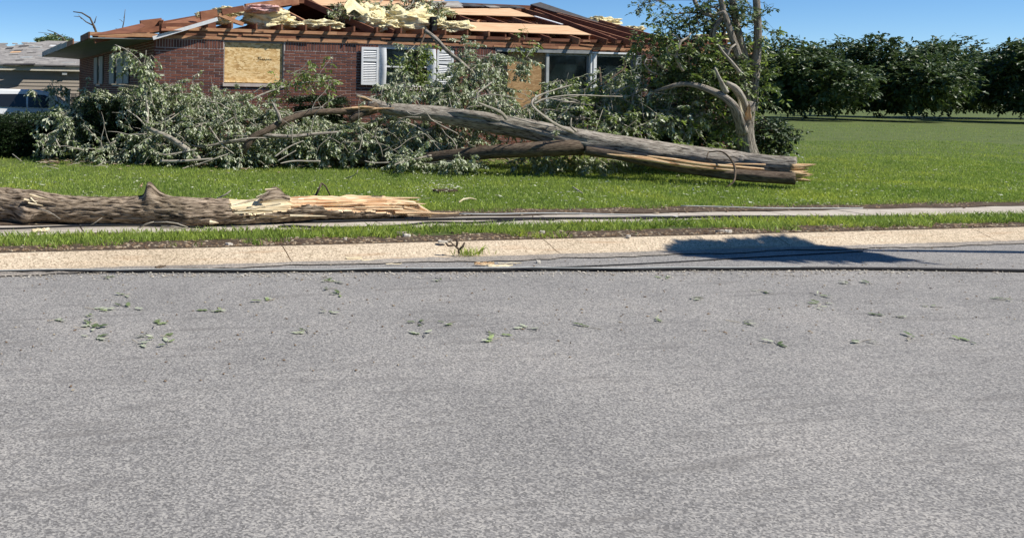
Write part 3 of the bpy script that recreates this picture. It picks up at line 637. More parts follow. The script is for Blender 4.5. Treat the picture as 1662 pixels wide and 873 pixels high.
# sound slopes of the roof that close the attic: back slope, left hip end
eL = Vector((e0.x, e0.y, e0.z)); eB = Vector((e0.x, YB + .2, 2.88)); rl = Vector((9.03, RY, ZR + .03)); rlb = Vector((9.03, YB - 4, ZR + .03))
b_ = MB(); b_.slab([eL + Vector((.12, .1, 0)), rl, rlb, eB], .05); b_.build('left_roof_slope', M['dark_shingle'], house)
b_ = MB(); b_.slab([Vector((9.03, RY, ZR)), Vector((17.0, RY, ZR)), Vector((XR - .2, WY + 9.4, ZT + .3)), Vector((9.03, WY + 9.4, ZT + .3))], .05); b_.build('back_roof_slope', M['deck'], house)
b_ = MB(); b_.slab([hr + Vector((0,.03,0)), Vector((XR - 2.4, WY + 1.9, ZT + .45)), Vector((XR - 2.4, WY + 9.4, ZT + .3))], .05); b_.build('right_roof_slope', M['deck'], house)
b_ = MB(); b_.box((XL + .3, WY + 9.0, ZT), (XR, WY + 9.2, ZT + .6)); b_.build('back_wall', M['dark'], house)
for i in range(9):        # shingles left clinging along the ridge
    a = roofp(735 + i * 14, 10 + i * .4, .12); b_ = MB(); x = a.x
    b_.slab([(x, RY - .05, ZR + .05), (x + .36, RY - .05, ZR + .05 + random.uniform(-.02,.03)), (x + .36, RY - .45, ZR - .05 + random.uniform(-.02,.02)), (x, RY - .45, ZR - .06)], .02); b_.build('shingle', M['dark_shingle'], house)
for (a, b, c, d) in ((703, 0, 752, 9), (712, 3, 752, 12), (795, 8, 812, 12), (690, 6, 722, 12)):
    p = roofp(a, d, .1); q = roofp(c, d, .1); b_ = MB(); hh = (d - b) / FPX * 25
    b_.slab([p, q, q + Vector((0, .3, hh)), p + Vector((0, .3, hh))], .02); b_.build('shingle', M['shingle'], house)
b_ = MB(); b_.slab([hr + Vector((-.2, 0, .12)), hr + Vector((.15, 0, .2)), e1 + Vector((.35, 1.3, .22)), e1 + Vector((-.1, 1.2, .25))], .04); b_.build('hip_shingles', M['dark_shingle'], house)
# left eave: soffit, fascia with torn gaps
b_ = MB(); b_.slab([eL + Vector((0, 0, -.03)), Vector((XL + .02, WY - .1, ZT - .02)), Vector((XL + .02, YB, ZT - .02)), Vector((eL.x, YB, 2.83))], .02); b_.build('soffit', M['soffit'], house)
n = 9
for i in range(n):
    y0_, y1_ = e0.y + (YB - e0.y) * (i / n) ** 1.0, e0.y + (YB - e0.y) * ((i + 1) / n) - .04
    if i in (1,): continue
    zz = e0.z + (2.86 - e0.z) * i / n
    b_ = MB(); b_.box((e0.x - .03, y0_, zz - .05), (e0.x + .002, y1_, zz + .10 + .03 * (i > 3))); b_.build('fascia_board', M['frame_wood'] if i in (0, 2) else M['grey_paint'], house)
b_ = MB(); b_.box((e0.x - .03, YB - .05, 2.78), (XL, YB + .02, 2.9)); b_.build('fascia_board', M['white'], house)
b_ = MB(); b_.box((e0.x, WY - .13, ZT + .005), (WX + .3, WY - .08, ZT + .09)); b_.build('fascia_board', M['pale_wood'], house)
b_ = MB(); b_.beam(onY(248, 62.5, WY - .22), onY(353, 31.5, WY - .22), .05, .085); o = tag(b_.build('gutter_strip', M['white']), 'bent white metal strip sticking up diagonally from the left eave corner', 'metal strip')
for x in (13.4,):
    b_ = MB(); b_.beam(onY(703, 28, WY + .5), onY(703, 55, WY + .5), .14, .14, Vector((1, 0, 0))); b_.build('vent_pipe', M['cable'], house)

# --- insulation
def blob(label, px, py, rx, ry, q, mt='insul', cat='insulation', name='insulation_batt', seed=0, deep=.5, lift=0):
    c = onY(px, py, WY + q); k = (WY + q) / f0.y / FPX; b_ = MB(); nu, nv = 96, 56; vs = []
    for j in range(nv + 1):
        for i in range(nu):
            th = 2 * math.pi * i / nu; ph = math.pi * j / nv
            d = Vector((math.sin(ph) * math.cos(th), math.sin(ph) * math.sin(th), math.cos(ph)))
            d2 = Vector([math.copysign(abs(t) ** .7, t) for t in d])
            w = Vector((d2.x * 1.4, d2.y, d2.z * 1.8))
            wq = w + Vector(noise.noise_vector(w * 2 + Vector((seed, 0, 5)))) * .5; r = .95 + .42 * noise.noise(w * 1.5 + Vector((seed, 0, 0))) + .40 * (.35 - abs(noise.noise(wq * 1.9 + Vector((0, seed, 0))))) + .20 * (.3 - abs(noise.noise(wq * 4.2 + Vector((seed, seed, 0))))) + .07 * noise.noise(wq * 9) + .03 * noise.noise(wq * 22)
            vs.append((c.x + d2.x * rx * k * r, c.y + d2.y * deep * r, c.z + d2.z * ry * k * r * (1 + .25 * noise.noise(Vector((d2.x * 2.5, seed, 1))))))
    fs = [(j*nu+i, (j+1)*nu+i, (j+1)*nu+(i+1)%nu, j*nu+(i+1)%nu) for j in range(nv) for i in range(nu)]
    b_.add(vs, fs, True); return tag(b_.build(name, M[mt]), label, cat, 'torn insulation lying in the open roof')
BL_ = [('large crumpled yellow insulation batt under the pink piece above the boarded window', 436, 32, 38, 17, .75),
       ('tail of yellow insulation sloping down right of the large batt', 470, 41, 24, 6, .65),
       ('small arched yellow insulation piece sticking up at the far left of the open roof', 368, 19.5, 21, 7.5, .6),
       ('yellow insulation flap tucked beneath the small arched piece', 362, 36, 13, 5, .4),
       ('flat yellow insulation roll lying in front of the dark attic opening', 518, 41, 33, 8, .7),
       ('folded tan insulation piece just right of the diagonal gable rafter', 590, 22, 24, 12, 1.5),
       ('yellow insulation piece below the folded tan one, right of the gable rafter', 602, 36, 20, 13, .9),
       ('biggest heap of crumpled yellow insulation above the shuttered window', 661, 36, 44, 17, .8),
       ('yellow insulation lump on the left shoulder of the biggest heap', 626, 43, 18, 11, .6),
       ('long rectangular yellow insulation batt right of the dark vent pipe', 736, 46, 31, 11, .7),
       ('yellow insulation scrap on top beside the grey shingles', 712, 21, 20, 7, 1.6),
       ('pale insulation strip seen under the lower plywood sheet', 866, 57, 40, 5.5, .9),
       ('yellow insulation draped over the right hip of the roof', 970, 38.5, 30, 10, 3.6),
       ('last yellow insulation scrap on the right hip beside the tree', 1026, 48, 17, 5, 3.0),
       ('tan insulation showing behind the standing tree stems at the right', 1158, 62, 26, 8, 2.0)]
for i, (lb, px, py, rx, ry, q) in enumerate(BL_): blob(lb, px, py, rx, ry, q, seed=i * 7.3, deep=min(.6, rx * .014 + .1) if q > .95 else .30)
blob('pink insulation piece lying on top of the large yellow batt', 424, 15.5, 25, 7, .5, 'insul_pink', seed=91, deep=.25)
blob('scrap of white insulation caught on the ridge left of the pink piece', 322, 25, 5, 4, .8, seed=33, deep=.1)
# curled torn facing paper on the heaps
for i, (px, py) in enumerate(((600, 18), (625, 28), (700, 24), (690, 16), (580, 14), (655, 22))):
    c = onY(px, py, WY + 1.0); b_ = MB(); vs = []; a0 = random.random() * 3
    for j in range(9):
        for k in range(6):
            u, v = j / 8 - .5, k / 5 - .5
            p = c + Vector((u * .6, v * .25 + .1 * math.sin(u * 5 + a0), .12 * math.sin(u * 6 + a0) + v * .3)) + Vector(noise.noise_vector(Vector((u * 3, v * 3, i)))) * .06; vs.append(p)
    b_.add(vs, [(j*6+k, j*6+k+1, j*6+k+7, j*6+k+6) for j in range(8) for k in range(5)], True)
    tag(b_.build('torn_insulation_sheet', M['insul']), ('thin torn sheet standing just right of the gable rafter top', 'thin torn sheet curling up on the middle of the leafy twigs', 'thin torn sheet beside the vent pipe top', 'thin torn sheet hanging left of the grey shingles', 'smallest thin torn sheet leftmost among the leafy twigs', 'thin torn sheet on the crest of the biggest yellow heap')[i], 'insulation', 'torn insulation sheets among the roof leaves')
# ------------------------------------------------------------------ neighbour's house, car, posts
NY = 37.5
nb = thing('neighbour_house', "neighbour's low house with taupe lap siding and torn pale grey shingles", 'house')
def np_(px, py, q=0.0): return onY(px, py, NY + q)
ea, eb = np_(-150, 104), np_(210, 106); zb_ = np_(60, 116).z; zf = np_(60, 105.5).z
z = zb_; i = 0
while z > -.7:
    b_ = MB(); b_.add([(ea.x + .5, NY + .18, z), (eb.x, NY + .18, z), (eb.x, NY + .155, z - .155), (ea.x + .5, NY + .155, z - .155), (ea.x + .5, NY + .24, z - .15), (eb.x, NY + .24, z - .15)], [(0,3,2,1), (3,4,5,2)]); b_.build('siding_board', M['siding'], nb); z -= .15
b_ = MB(); b_.box((ea.x + .5, NY + .25, -.8), (eb.x, NY + 8, zb_ + .3)); b_.build('wall', M['siding'], nb)
b_ = MB(); b_.box((ea.x, NY - .02, zb_ + .02), (eb.x, NY + .06, zf)); b_.build('fascia', M['cream'], nb)
b_ = MB(); b_.box((ea.x, NY + .062, zb_ + .01), (eb.x, NY + .24, zb_ + .03)); b_.build('soffit', M['cream'], nb)
b_ = MB(); b_.box((ea.x + .4, NY + .08, np_(50, 156).z), (np_(81, 150, .4).x, NY + .15, np_(50, 149).z)); b_.build('garage_door_header', M['cream'], nb)
b_ = MB(); b_.box((np_(101, 110).x, NY + .02, np_(105, 122).z), (np_(109, 110).x, NY + .14, np_(105, 117.5).z)); b_.build('flood_light', M['metal'], nb)
rk = np_(78, 66.5, 6.5); rk2 = np_(190, 66.5, 6.5); rk2.z = rk.z
b_ = MB(); b_.slab([Vector((ea.x - .2, NY - .1, zf + .01)), Vector((eb.x, NY - .1, zf + .01)), rk2, rk], .06); b_.build('roof', M['shingle'], nb)
b_ = MB(); b_.slab([rk, rk2, Vector((eb.x, NY + 13, zf)), Vector((ea.x, NY + 13, zf))], .06); b_.build('roof', M['shingle'], nb)
def nroof(px, py, l=0.0):
    sl_ = (rk.z - zf) / 6.6; r = ray(px, py); t = (zf + l - sl_ * (NY - .1) - H) / (r.z - sl_ * r.y); return Vector((0, 0, H)) + r * t
for i, (px, py, w, hh, mt) in enumerate(((4, 103, 50, 2.0, 'dark_shingle'), (22, 80.5, 12, 2.5, 'dark_shingle'), (30, 73, 14, 3, 'dark_shingle'), (8, 76.5, 11, 3.5, 'dark_shingle'), (16, 83, 15, 2.4, 'ply'), (32, 92, 18, 1.6, 'metal'), (47, 75.5, 18, 1.2, 'metal'), (44, 85, 12, .8, 'dark_shingle'), (14, 88.5, 14, .8, 'dark_shingle'), (25, 97, 12, .9, 'dark_shingle'), (80, 73, 13, 1.8, 'white'), (60, 80, 9, .8, 'metal'), (70, 107, 35, .8, 'dark_shingle'), (100, 101, 22, .8, 'metal'), (60, 90, 20, .7, 'metal'), (90, 84, 10, .7, 'metal'))):
    p = nroof(px, py + hh, .05); q = nroof(px + w, py + hh * .8, .05); b_ = MB(); up = Vector((.1, .25, hh * .022))
    b_.slab([p, q, q + up, p + up], .03); b_.build('loose_shingles', M[mt], nb)
# damaged shingle courses
tabs = MB()
for i in range(420):
    px, py = random.uniform(-60, 130), random.uniform(70, 104); p = nroof(px, py, .015)
    if p.y > NY + 6.2: continue
    w = random.choice((.25, .3, .5, .9)); tabs.slab([p, p + Vector((w, 0, 0)), p + Vector((w, .16, .045)), p + Vector((0, .16, .045))], .025)
tabs.build('shingle_tabs', M['shingle'], nb, 'stuff')

cx = thing('parked_car', "white car parked behind the dark hedge in the neighbour's driveway", 'car')
CY = 33.0; cg = -.34
car_prof = [(-2.4,.35),(-2.42,.85),(-2.38,1.05),(-2.25,1.55),(-2.05,1.76),(-1.2,1.82),(0.0,1.80),(.45,1.74),(.75,1.60),(1.25,1.22),(1.45,1.14),(2.05,1.02),(2.32,.82),(2.38,.45),(2.2,.32)]
xo = onY(112, 165, CY).x - 1.25
b_ = MB(); n = len(car_prof); vs = []
for yy, sc in ((-.93, 0), (-.70, 1), (.70, 1), (.93, 0)):
    for (x, z) in car_prof:
        zi = z; 
        y2 = yy
        if abs(yy) > .9 and z > 1.1: y2 = yy * (1 - .16 * (z - 1.1) / .7); zi = z - .05
        vs.append((xo + x, CY + y2, cg + zi))
fs = [(a*n+i, a*n+(i+1) % n, (a+1)*n+(i+1) % n, (a+1)*n+i) for a in range(3) for i in range(n)] + [tuple(range(n-1, -1, -1)), tuple(3*n+i for i in range(n))]
b_.add(vs, fs); b_.build('body', M['carpaint'], cx)
for pts_ in ([(-2.18,1.24),(-2.05,1.58),(-1.35,1.66),(-1.35,1.22)], [(-1.28,1.22),(-1.28,1.66),(-.35,1.67),(-.35,1.20)], [(-.28,1.20),(-.28,1.67),(.30,1.64),(.62,1.50),(.62,1.19)], [(.66,1.19),(.66,1.48),(.98,1.28),(1.02,1.19)]):
    b_ = MB(); k = len(pts_); vs = [(xo + x, CY - .932 * (1 - .16 * max(0, z + .05 - 1.1) / .7) - .012, cg + z - .02) for x, z in pts_] + [(xo + x, CY - .86 * (1 - .16 * max(0, z + .05 - 1.1) / .7), cg + z - .02) for x, z in pts_]
    b_.add(vs, [tuple(range(k-1, -1, -1))] + [(i, (i+1) % k, (i+1) % k + k, i + k) for i in range(k)]); b_.build('window', M['carglass'], cx)
b_ = MB(); b_.slab([(xo + .82, CY - .62, cg + 1.575), (xo + 1.22, CY - .68, cg + 1.265), (xo + 1.22, CY + .68, cg + 1.265), (xo + .82, CY + .62, cg + 1.575)], .02); b_.build('windshield', M['carglass'], cx)
for x in (-1.5, 1.45):
    for y in (-.86, .86):
        b_ = MB(); b_.tube([(xo + x, CY + y - .11, cg + .34), (xo + x, CY + y + .11, cg + .34)], .34, 20); w_ = b_.build('wheel', M['tyre'], cx)
        b_ = MB(); b_.tube([(xo + x, CY + y - .115, cg + .34), (xo + x, CY + y + .115, cg + .34)], .2, 14); b_.build('rim', M['metal'], w_)
b_ = MB(); b_.tube([(xo + .75, CY - 1.05, cg + 1.22), (xo + .75, CY - .9, cg + 1.22)], .08, 10); b_.build('mirror', M['carpaint'], cx)
for (pa, pb, pt, pbm, d, lb) in ((80.5, 90, 147, 200, 29, 'pale square post standing in front of the white car'), (106.5, 114.5, 145, 205, 31, 'pale square post close to the back corner of the brick house')):
    a, b = at(pa, pt, d), at(pb, pt, d); w = b.x - a.x; t = thing('fence_post', lb, 'post', 'pale posts beside the driveway')
    b_ = MB(); b_.box((a.x, a.y, -.5), (b.x, a.y + w, a.z - .03)); b_.build('shaft', M['cream'], t)
    b_ = MB(); b_.box((a.x - .015, a.y - .015, a.z - .029), (b.x + .015, a.y + w + .015, a.z + .01)); b_.build('cap', M['cream'], t)
a, b = at(115.5, 152, 31), at(125, 152, 31); gt = thing('picket_fence', 'short grey fence panel between the pale post and the house corner', 'fence')
for i in range(5):
    b_ = MB(); x = a.x + (b.x - a.x) * i / 5; b_.box((x, a.y, -.4), (x + (b.x - a.x) / 5 - .02, a.y + .03, a.z - .02 * (i % 2))); b_.build('slat', M['grey_paint'], gt)
b_ = MB(); b_.box((a.x, a.y + .032, .2), (b.x, a.y + .07, .3)); b_.build('rail', M['grey_paint'], gt)

# bare storm stripped branches beyond the roofs
def bare(label, d, paths, mt='brown_bark'):
    t = thing('bare_branch', label, 'branch')
    for i, (pp, r) in enumerate(paths):
        b_ = MB(); b_.tube([at(x, y, d) for x, y in pp], [r * (1 - .7 * j / (len(pp) - 1)) for j in range(len(pp))], 6, .3, wob=.05, seed=i); b_.build('trunk' if i == 0 else 'twig', M[mt], t)
bare('leafless forked treetop standing beyond the left end of the broken roof', 42, [([(160, 130), (157, 56), (153, 44), (146, 30), (133, 22), (119, 20)], .07), ([(153, 42), (140, 36), (130, 28), (120, 27)], .035), ([(153, 38), (155, 32), (157, 27)], .03), ([(152, 46), (149, 36), (146, 32)], .025), ([(143, 28), (137, 25), (128, 20)], .02), ([(133, 31), (127, 24)], .016)])
bare('single thin dead treetop just left of the white insulation scrap', 42, [([(199, 120), (198.5, 47), (201, 34), (204, 17)], .04), ([(199, 36), (196, 33), (193, 32)], .015), ([(193, 50), (190, 47), (187, 46)], .02), ([(201, 30), (202, 24)], .012)])
bare("bare curved branches behind the neighbour's grey roof", 50, [([(112, 150), (108, 70), (100, 60), (90, 54), (77, 49)], .05), ([(100, 60), (88, 57), (62, 53)], .03), ([(107, 62), (113, 60)], .02)])

def crown_tw(px, py, rx, ry, d, rd, n):
    c = at(px, py, d); k = d / FPX; tw = []
    for _ in range(n):
        v = Vector((random.gauss(0, 1), random.gauss(0, 1), random.gauss(0, 1))).normalized() * random.uniform(.5, 1.05)
        p = c + Vector((v.x * rx * k, v.y * rd, v.z * ry * k)); q = Vector((v.x, v.y, v.z + .3)).normalized(); tw.append((tuple(p), tuple(q), 1.0 if d > 60 else .35))
    return tw
tr = thing('background_tree', "low green treetop showing over the neighbour's roof ridge", 'tree')
leafcloud('crown', crown_tw(88, 68, 20, 3, 52, 2, 90), 12, .22, M['leaf_dark'], tr); b_ = MB(); b_.tube([at(88, 150, 52), at(88, 72, 52)], [.2, .08], 7, 1); b_.build('trunk', M['brown_bark'], tr)
# far wood at the right and the trees across the street
tw = []
for i in range(26):
    px = 1230 + i * 26; d = random.uniform(62, 80); ry = random.uniform(16, 46); tw += crown_tw(px, 152 - ry * .8, random.uniform(18, 38), ry, d, 3, 330)
leafcloud('treeline', tw, 13, .36, M['hedge2'])['label'] = 'far row of dark trees beyond the lawn'
tw = []
for i in range(34):
    x = -60 + i * 4.2; y = -30 - random.random() * 6; hh = random.uniform(7, 11)
    for _ in range(90):
        v = Vector((random.gauss(0, 1), random.gauss(0, 1), random.gauss(0, 1))).normalized(); tw.append(((x + v.x * 3.4, y + v.y * 3, hh * .5 + v.z * hh * .5), tuple(v), 1.2))
leafcloud('treeline', tw, 9, .95, M['leaf_dark'])['label'] = 'row of trees across the street behind the viewer'

# ------------------------------------------------------------------ hedges
SMALL = np.array([(0,0,0),(.45,.28,.05),(1,0,0),(.45,-.28,.05)])
def hedge(label, pa, pb, pt, pbm, d, depth, n, name='hedge'):
    a, b = at(pa, pbm, d), at(pb, pbm, d); zt = at((pa+pb)/2, pt, d).z; t = thing(name, label, 'hedge'); x0, x1, y0_ = a.x, b.x, min(a.y, b.y)
    g0 = gz((x0+x1)/2, y0_ + 1)
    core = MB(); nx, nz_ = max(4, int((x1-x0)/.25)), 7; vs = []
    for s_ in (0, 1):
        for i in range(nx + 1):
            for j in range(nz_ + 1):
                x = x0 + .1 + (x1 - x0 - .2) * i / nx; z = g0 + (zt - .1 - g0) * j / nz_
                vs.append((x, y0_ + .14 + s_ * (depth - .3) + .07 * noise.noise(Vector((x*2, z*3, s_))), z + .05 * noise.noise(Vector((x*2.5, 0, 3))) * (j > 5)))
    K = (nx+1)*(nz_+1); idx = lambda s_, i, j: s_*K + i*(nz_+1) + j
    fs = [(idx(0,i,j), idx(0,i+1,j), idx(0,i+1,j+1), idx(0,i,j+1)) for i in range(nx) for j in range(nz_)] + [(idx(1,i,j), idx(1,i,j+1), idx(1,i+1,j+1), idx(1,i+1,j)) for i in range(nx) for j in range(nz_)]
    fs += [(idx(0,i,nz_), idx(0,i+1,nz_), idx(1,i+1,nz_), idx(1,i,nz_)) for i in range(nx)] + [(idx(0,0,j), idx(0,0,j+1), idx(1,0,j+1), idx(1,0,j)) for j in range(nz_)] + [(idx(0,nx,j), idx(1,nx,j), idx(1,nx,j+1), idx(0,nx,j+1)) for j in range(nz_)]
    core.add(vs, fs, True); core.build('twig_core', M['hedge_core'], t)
    tw = []
    for _ in range(n):
        f = random.random(); x = random.uniform(x0, x1); z = random.uniform(g0, zt); y = y0_
        nrm = Vector((random.gauss(0, .5), -1, random.gauss(.3, .4)))
        if f < .35: z = zt - .05; y = random.uniform(y0_, y0_ + depth); nrm = Vector((random.gauss(0, .5), random.gauss(0, .5), 1))
        elif f < .45: x = random.choice((x0, x1)); y = random.uniform(y0_, y0_ + depth); nrm = Vector((1 if x == x1 else -1, 0, .3))
        bmp = .09 * noise.noise(Vector((x * 1.6, z * 2, y)))
        tw.append(((x, y - bmp + .06, z + bmp + random.gauss(0, .02)), tuple(nrm.normalized()), random.uniform(.08, .2)))
    leafcloud('foliage', tw, 12, .05, M['hedge'], t, droop=-.6, shape=SMALL); return t
hedge('clipped dark green hedge at the far left in front of the white car', -60, 100, 193, 257, 19.9, 1.3, 2600)
hedge('second dark clipped hedge under the fallen leaves left of the boarded window', 128, 262, 168, 252, 19.4, 1.1, 2400)
hedge('small clipped hedge against the brick wall below and right of the boarded window', 472, 566, 166, 245, 20.6, .55, 1500)

# ------------------------------------------------------------------ fallen silver maple tree
def limb(name, pts, mt, parent, k=12, step=.08, rough=.12, wob=0.0, seed=0, fr=2.0, tagl=None):
    """pts: (px, py, distance, radius px)"""
    b_ = MB(); b_.tube([at(p[0], p[1], p[2]) for p in pts], [p[3] * p[2] / FPX for p in pts], k, step, rough, fr, wob=wob, seed=seed); o = b_.build(name, M[mt], parent)
    if tagl: o['label'] = tagl
    return o
ft = thing('fallen_tree', 'big uprooted silver maple lying across the lawn against the house, trunk split at the right', 'fallen tree')
limb('trunk', [(1292, 272, 15.6, 18), (1240, 268, 15.9, 18), (1200, 263, 16.2, 17), (1150, 257.5, 16.3, 17), (1100, 252, 16.5, 17.5), (1050, 246, 16.6, 18.5), (1000, 239, 16.8, 19), (950, 232, 17.0, 20.5), (905, 222, 17.2, 19), (860, 211, 17.4, 16.5), (810, 203, 17.6, 15), (760, 194, 17.8, 14), (710, 186, 18.0, 13), (660, 181, 18.1, 11.5), (620, 175, 18.2, 9), (597, 169, 18.3, 5)], 'limb', ft, 28, .05, .16, seed=2, fr=3.0)
# the lower slab split away from the trunk, with the pale torn wood between
limb('split_slab', [(1290, 291, 15.3, 10), (1240, 288, 15.5, 10), (1200, 284.5, 15.7, 9.5), (1150, 279, 15.9, 9), (1100, 272, 16.1, 8), (1050, 262, 16.3, 7.5), (1000, 252, 16.5, 7), (950, 244, 16.75, 6)], 'brown_bark', ft, 16, .05, .2, seed=8, tagl='dark lower slab of the trunk split away along the grain')
for (pts_, wd) in (([(985, 250.5), (1040, 257), (1090, 265), (1130, 271), (1165, 275), (1215, 279), (1280, 284)], 3.0), ([(1050, 253.5), (1100, 261), (1150, 268), (1200, 272), (1280, 278)], 3.2), ([(1150, 272), (1200, 266), (1260, 268)], 1.6)):
    b_ = MB(); P_ = [at(x, y + random.uniform(-.4, .4), 15.68 + .0006 * (1280 - x)) for x, y in pts_]; b_.tube(P_, [.01] + [wd * 15.8 / FPX] * (len(P_) - 2) + [.012], 6, .07, .7, 8, seed=wd); b_.build('torn_wood', M['wood'], ft)
limb('limb', [(960, 237, 17.0, 13), (910, 240, 16.9, 12.5), (860, 243, 17.0, 12), (810, 246, 17.2, 11), (760, 250, 17.5, 10.5), (700, 256, 17.9, 9), (650, 260, 18.2, 8), (600, 261, 18.4, 6.5), (550, 257, 18.5, 5), (500, 252, 18.7, 3.5)], 'brown_bark', ft, 18, .06, .14, seed=5, tagl='long dark lower limb lying along the grass')
limb('limb', [(830, 204, 17.5, 10), (790, 191, 17.6, 8), (755, 185, 17.7, 6), (720, 184, 17.9, 5), (680, 179, 18.0, 4), (640, 176, 18.1, 3)], 'limb', ft, 12, .06, .15, seed=6)
limb('limb', [(610, 176, 18.15, 8), (590, 181, 18.1, 8), (560, 181, 18.1, 5.5), (520, 182, 18.0, 5), (490, 187, 18.0, 5), (460, 198, 17.9, 5.5), (430, 214, 17.8, 5.5), (412, 223, 17.8, 6), (400, 238, 17.8, 6), (392, 252, 17.9, 5)], 'brown_bark', ft, 14, .05, .14, seed=7, tagl='arching brown limb bent down to the left of the break')
limb('stub', [(612, 172, 18.1, 7), (596, 180, 18.05, 7), (580, 188, 18.0, 6.5), (568, 196, 18.0, 5)], 'brown_bark', ft, 10, .05, .2, seed=17)
limb('stub', [(625, 172, 18.3, 6), (600, 163, 18.3, 4.5), (578, 155, 18.3, 2)], 'limb', ft, 10, .05, .3, seed=18)
for i, (a, b) in enumerate((((552, 177), (598, 176)), ((570, 174), (620, 177)), ((585, 180), (640, 176)), ((578, 156), (604, 164)))):
    b_ = MB(); b_.tube([at(*a, 17.95), at((a[0]+b[0])/2, (a[1]+b[1])/2 - 1, 17.93), at(*b, 17.95)], [.004, .025, .006], 5, .05, .6, 9, seed=i); b_.build('torn_wood', M['wood'], ft)
limb('limb', [(425, 219, 17.8, 4), (470, 222, 17.8, 3.2), (520, 217, 17.9, 2.6), (560, 214, 18.0, 1.6)], 'limb', ft, 8, seed=9)
limb('limb', [(405, 228, 17.8, 3), (370, 231, 17.9, 2.6), (320, 238, 18, 1.5), (275, 222, 18.2, 1)], 'limb', ft, 8, seed=10)
limb('limb', [(455, 200, 17.8, 3.4), (452, 186, 17.8, 3), (443, 168, 17.9, 2)], 'limb', ft, 8, seed=11)
limb('limb', [(690, 50, 19.6, 3), (706, 62, 19.5, 3.4), (727, 84, 19.3, 3.1), (750, 103, 19.2, 3.3), (772, 124, 19.0, 3.4), (792, 148, 18.8, 3.6), (812, 178, 18.2, 4.5)], 'limb', ft, 10, .08, .2, seed=12, tagl='pale straight limb leaning up against the broken wall head')
for i, pts_ in enumerate(([(930, 215, 16.8, 3), (905, 204, 16.7, 2.4), (880, 186, 16.6, 1.9), (864, 170, 16.6, 1.8), (872, 157, 16.7, 1.6), (900, 146, 16.8, 1.4), (928, 137, 16.9, .8)],
    [(866, 168, 16.6, 1.4), (885, 160, 16.7, 1.2), (920, 156, 16.8, 1.1), (960, 156, 17, 1), (1010, 157, 17.2, .7)],
    [(822, 192, 17.3, 3), (812, 182, 17.2, 2.6), (790, 173, 17.2, 2), (776, 167, 17.2, 1.7)],
    [(773, 163, 17.2, 1.5), (774, 152, 17.2, 1.5), (785, 143, 17.3, 1.3), (797, 135, 17.4, .8)],
    [(935, 214, 16.6, 2), (926, 206, 16.6, 1.6), (927, 192, 16.6, 1)],
    [(742, 217, 17, .9), (715, 203, 17, .8), (699, 192, 17, .6)],
    [(905, 208, 17, 1), (860, 199, 17.2, .9), (820, 187, 17.4, .6)],
    [(770, 160, 18, .9), (800, 154, 18, .9), (850, 162, 18, .6)],
    [(660, 182, 17.8, 1), (672, 187, 17.7, .9), (700, 178, 17.7, .5)],
    [(650, 263, 17.2, 1), (610, 265, 17.2, .9), (592, 262, 17.2, .6)],
    [(700, 252, 17.2, 1.4), (660, 262, 17, 1), (640, 268, 16.9, .7)])):
    limb('twig', pts_, 'pale_bark', ft, 6, .05, .1, wob=.02, seed=i)
for i in range(15):
    a0 = random.uniform(0, 6.28); rr = random.uniform(.2, .9); y_ = 281 + 17 * math.sin(a0) * rr; dd = 15.55 + .25 * math.cos(a0) * rr
    p, q = at(1284, y_, dd), at(1300 + random.random() * 26, y_ + random.uniform(-4, 5), dd)
    b_ = MB(); b_.tube([p, p.lerp(q, .5), q], [.045, .03, .004], 5, .05, .5, 9, seed=i); b_.build('torn_wood', M['wood'], ft)
# foliage of the fallen tree
D1 = 18.6
specR = [(632, 152, 30, 18, 19.4, .5), (672, 142, 34, 20, 19.3, .7), (712, 140, 32, 20, 19.2, .7), (752, 118, 20, 26, 19.2, .4), (785, 104, 18, 22, 19.3, .4), (806, 112, 18, 18, 19.4, .3), (838, 100, 10, 8, 19.4, .2), (852, 96, 10, 4, 19.4, .1), (650, 124, 12, 14, 19.9, .3), (730, 160, 50, 24, 18.9, .7), (790, 150, 44, 28, 18.7, .7), (845, 182, 38, 22, 18.9, .8), (885, 188, 34, 22, 19, .7), (748, 82, 9, 22, 20, .2), (800, 88, 9, 8, 19.5, .15), (815, 155, 20, 22, 19.6, .4), (676, 76, 26, 5, 20.3, .2)]
specM = [(500, 212, 60, 20, 18.9, .8), (565, 218, 60, 28, 18.9, .9), (640, 215, 60, 28, 18.9, .9), (705, 218, 50, 24, 18.9, .8), (760, 215, 40, 18, 18.8, .6), (430, 240, 50, 22, 18.6, .6), (520, 243, 60, 15, 18.7, .6), (620, 245, 70, 14, 18.6, .5), (720, 240, 40, 14, 18.6, .5), (640, 195, 40, 10, 18.8, .5)]
specU = [(880, 255, 40, 10, 17.6, .4), (960, 262, 50, 9, 17.2, .4), (670, 262, 30, 9, 17.4, .3), (740, 266, 40, 6, 17.3, .3)]
twF = mass(specR, 1.0) + mass(specM, 1.25) + mass(specU, 1.3)
leafcloud('leaves', twF, 36, .068, M['leaf'], ft, droop=1.8); twigmesh('twigs', twF, .008, M['pale_bark'], ft)
bx_ = thing('broken_bough', 'leafy yellow green bough heaped in front of the right picture window panes', 'fallen branch')
specB = [(930, 156, 30, 18, 18.8, .5), (912, 134, 14, 9, 19.2, .3), (985, 148, 36, 20, 18.9, .6), (1012, 120, 16, 10, 19.3, .2), (1040, 155, 36, 26, 18.7, .7), (960, 185, 60, 30, 18.3, .8), (1050, 195, 52, 24, 18.0, .7), (1010, 215, 56, 18, 17.8, .6), (920, 215, 40, 16, 18.0, .5), (960, 170, 40, 22, 18.5, .5), (1100, 185, 34, 26, 18.0, .6), (952, 124, 7, 7, 19.4, .15)]
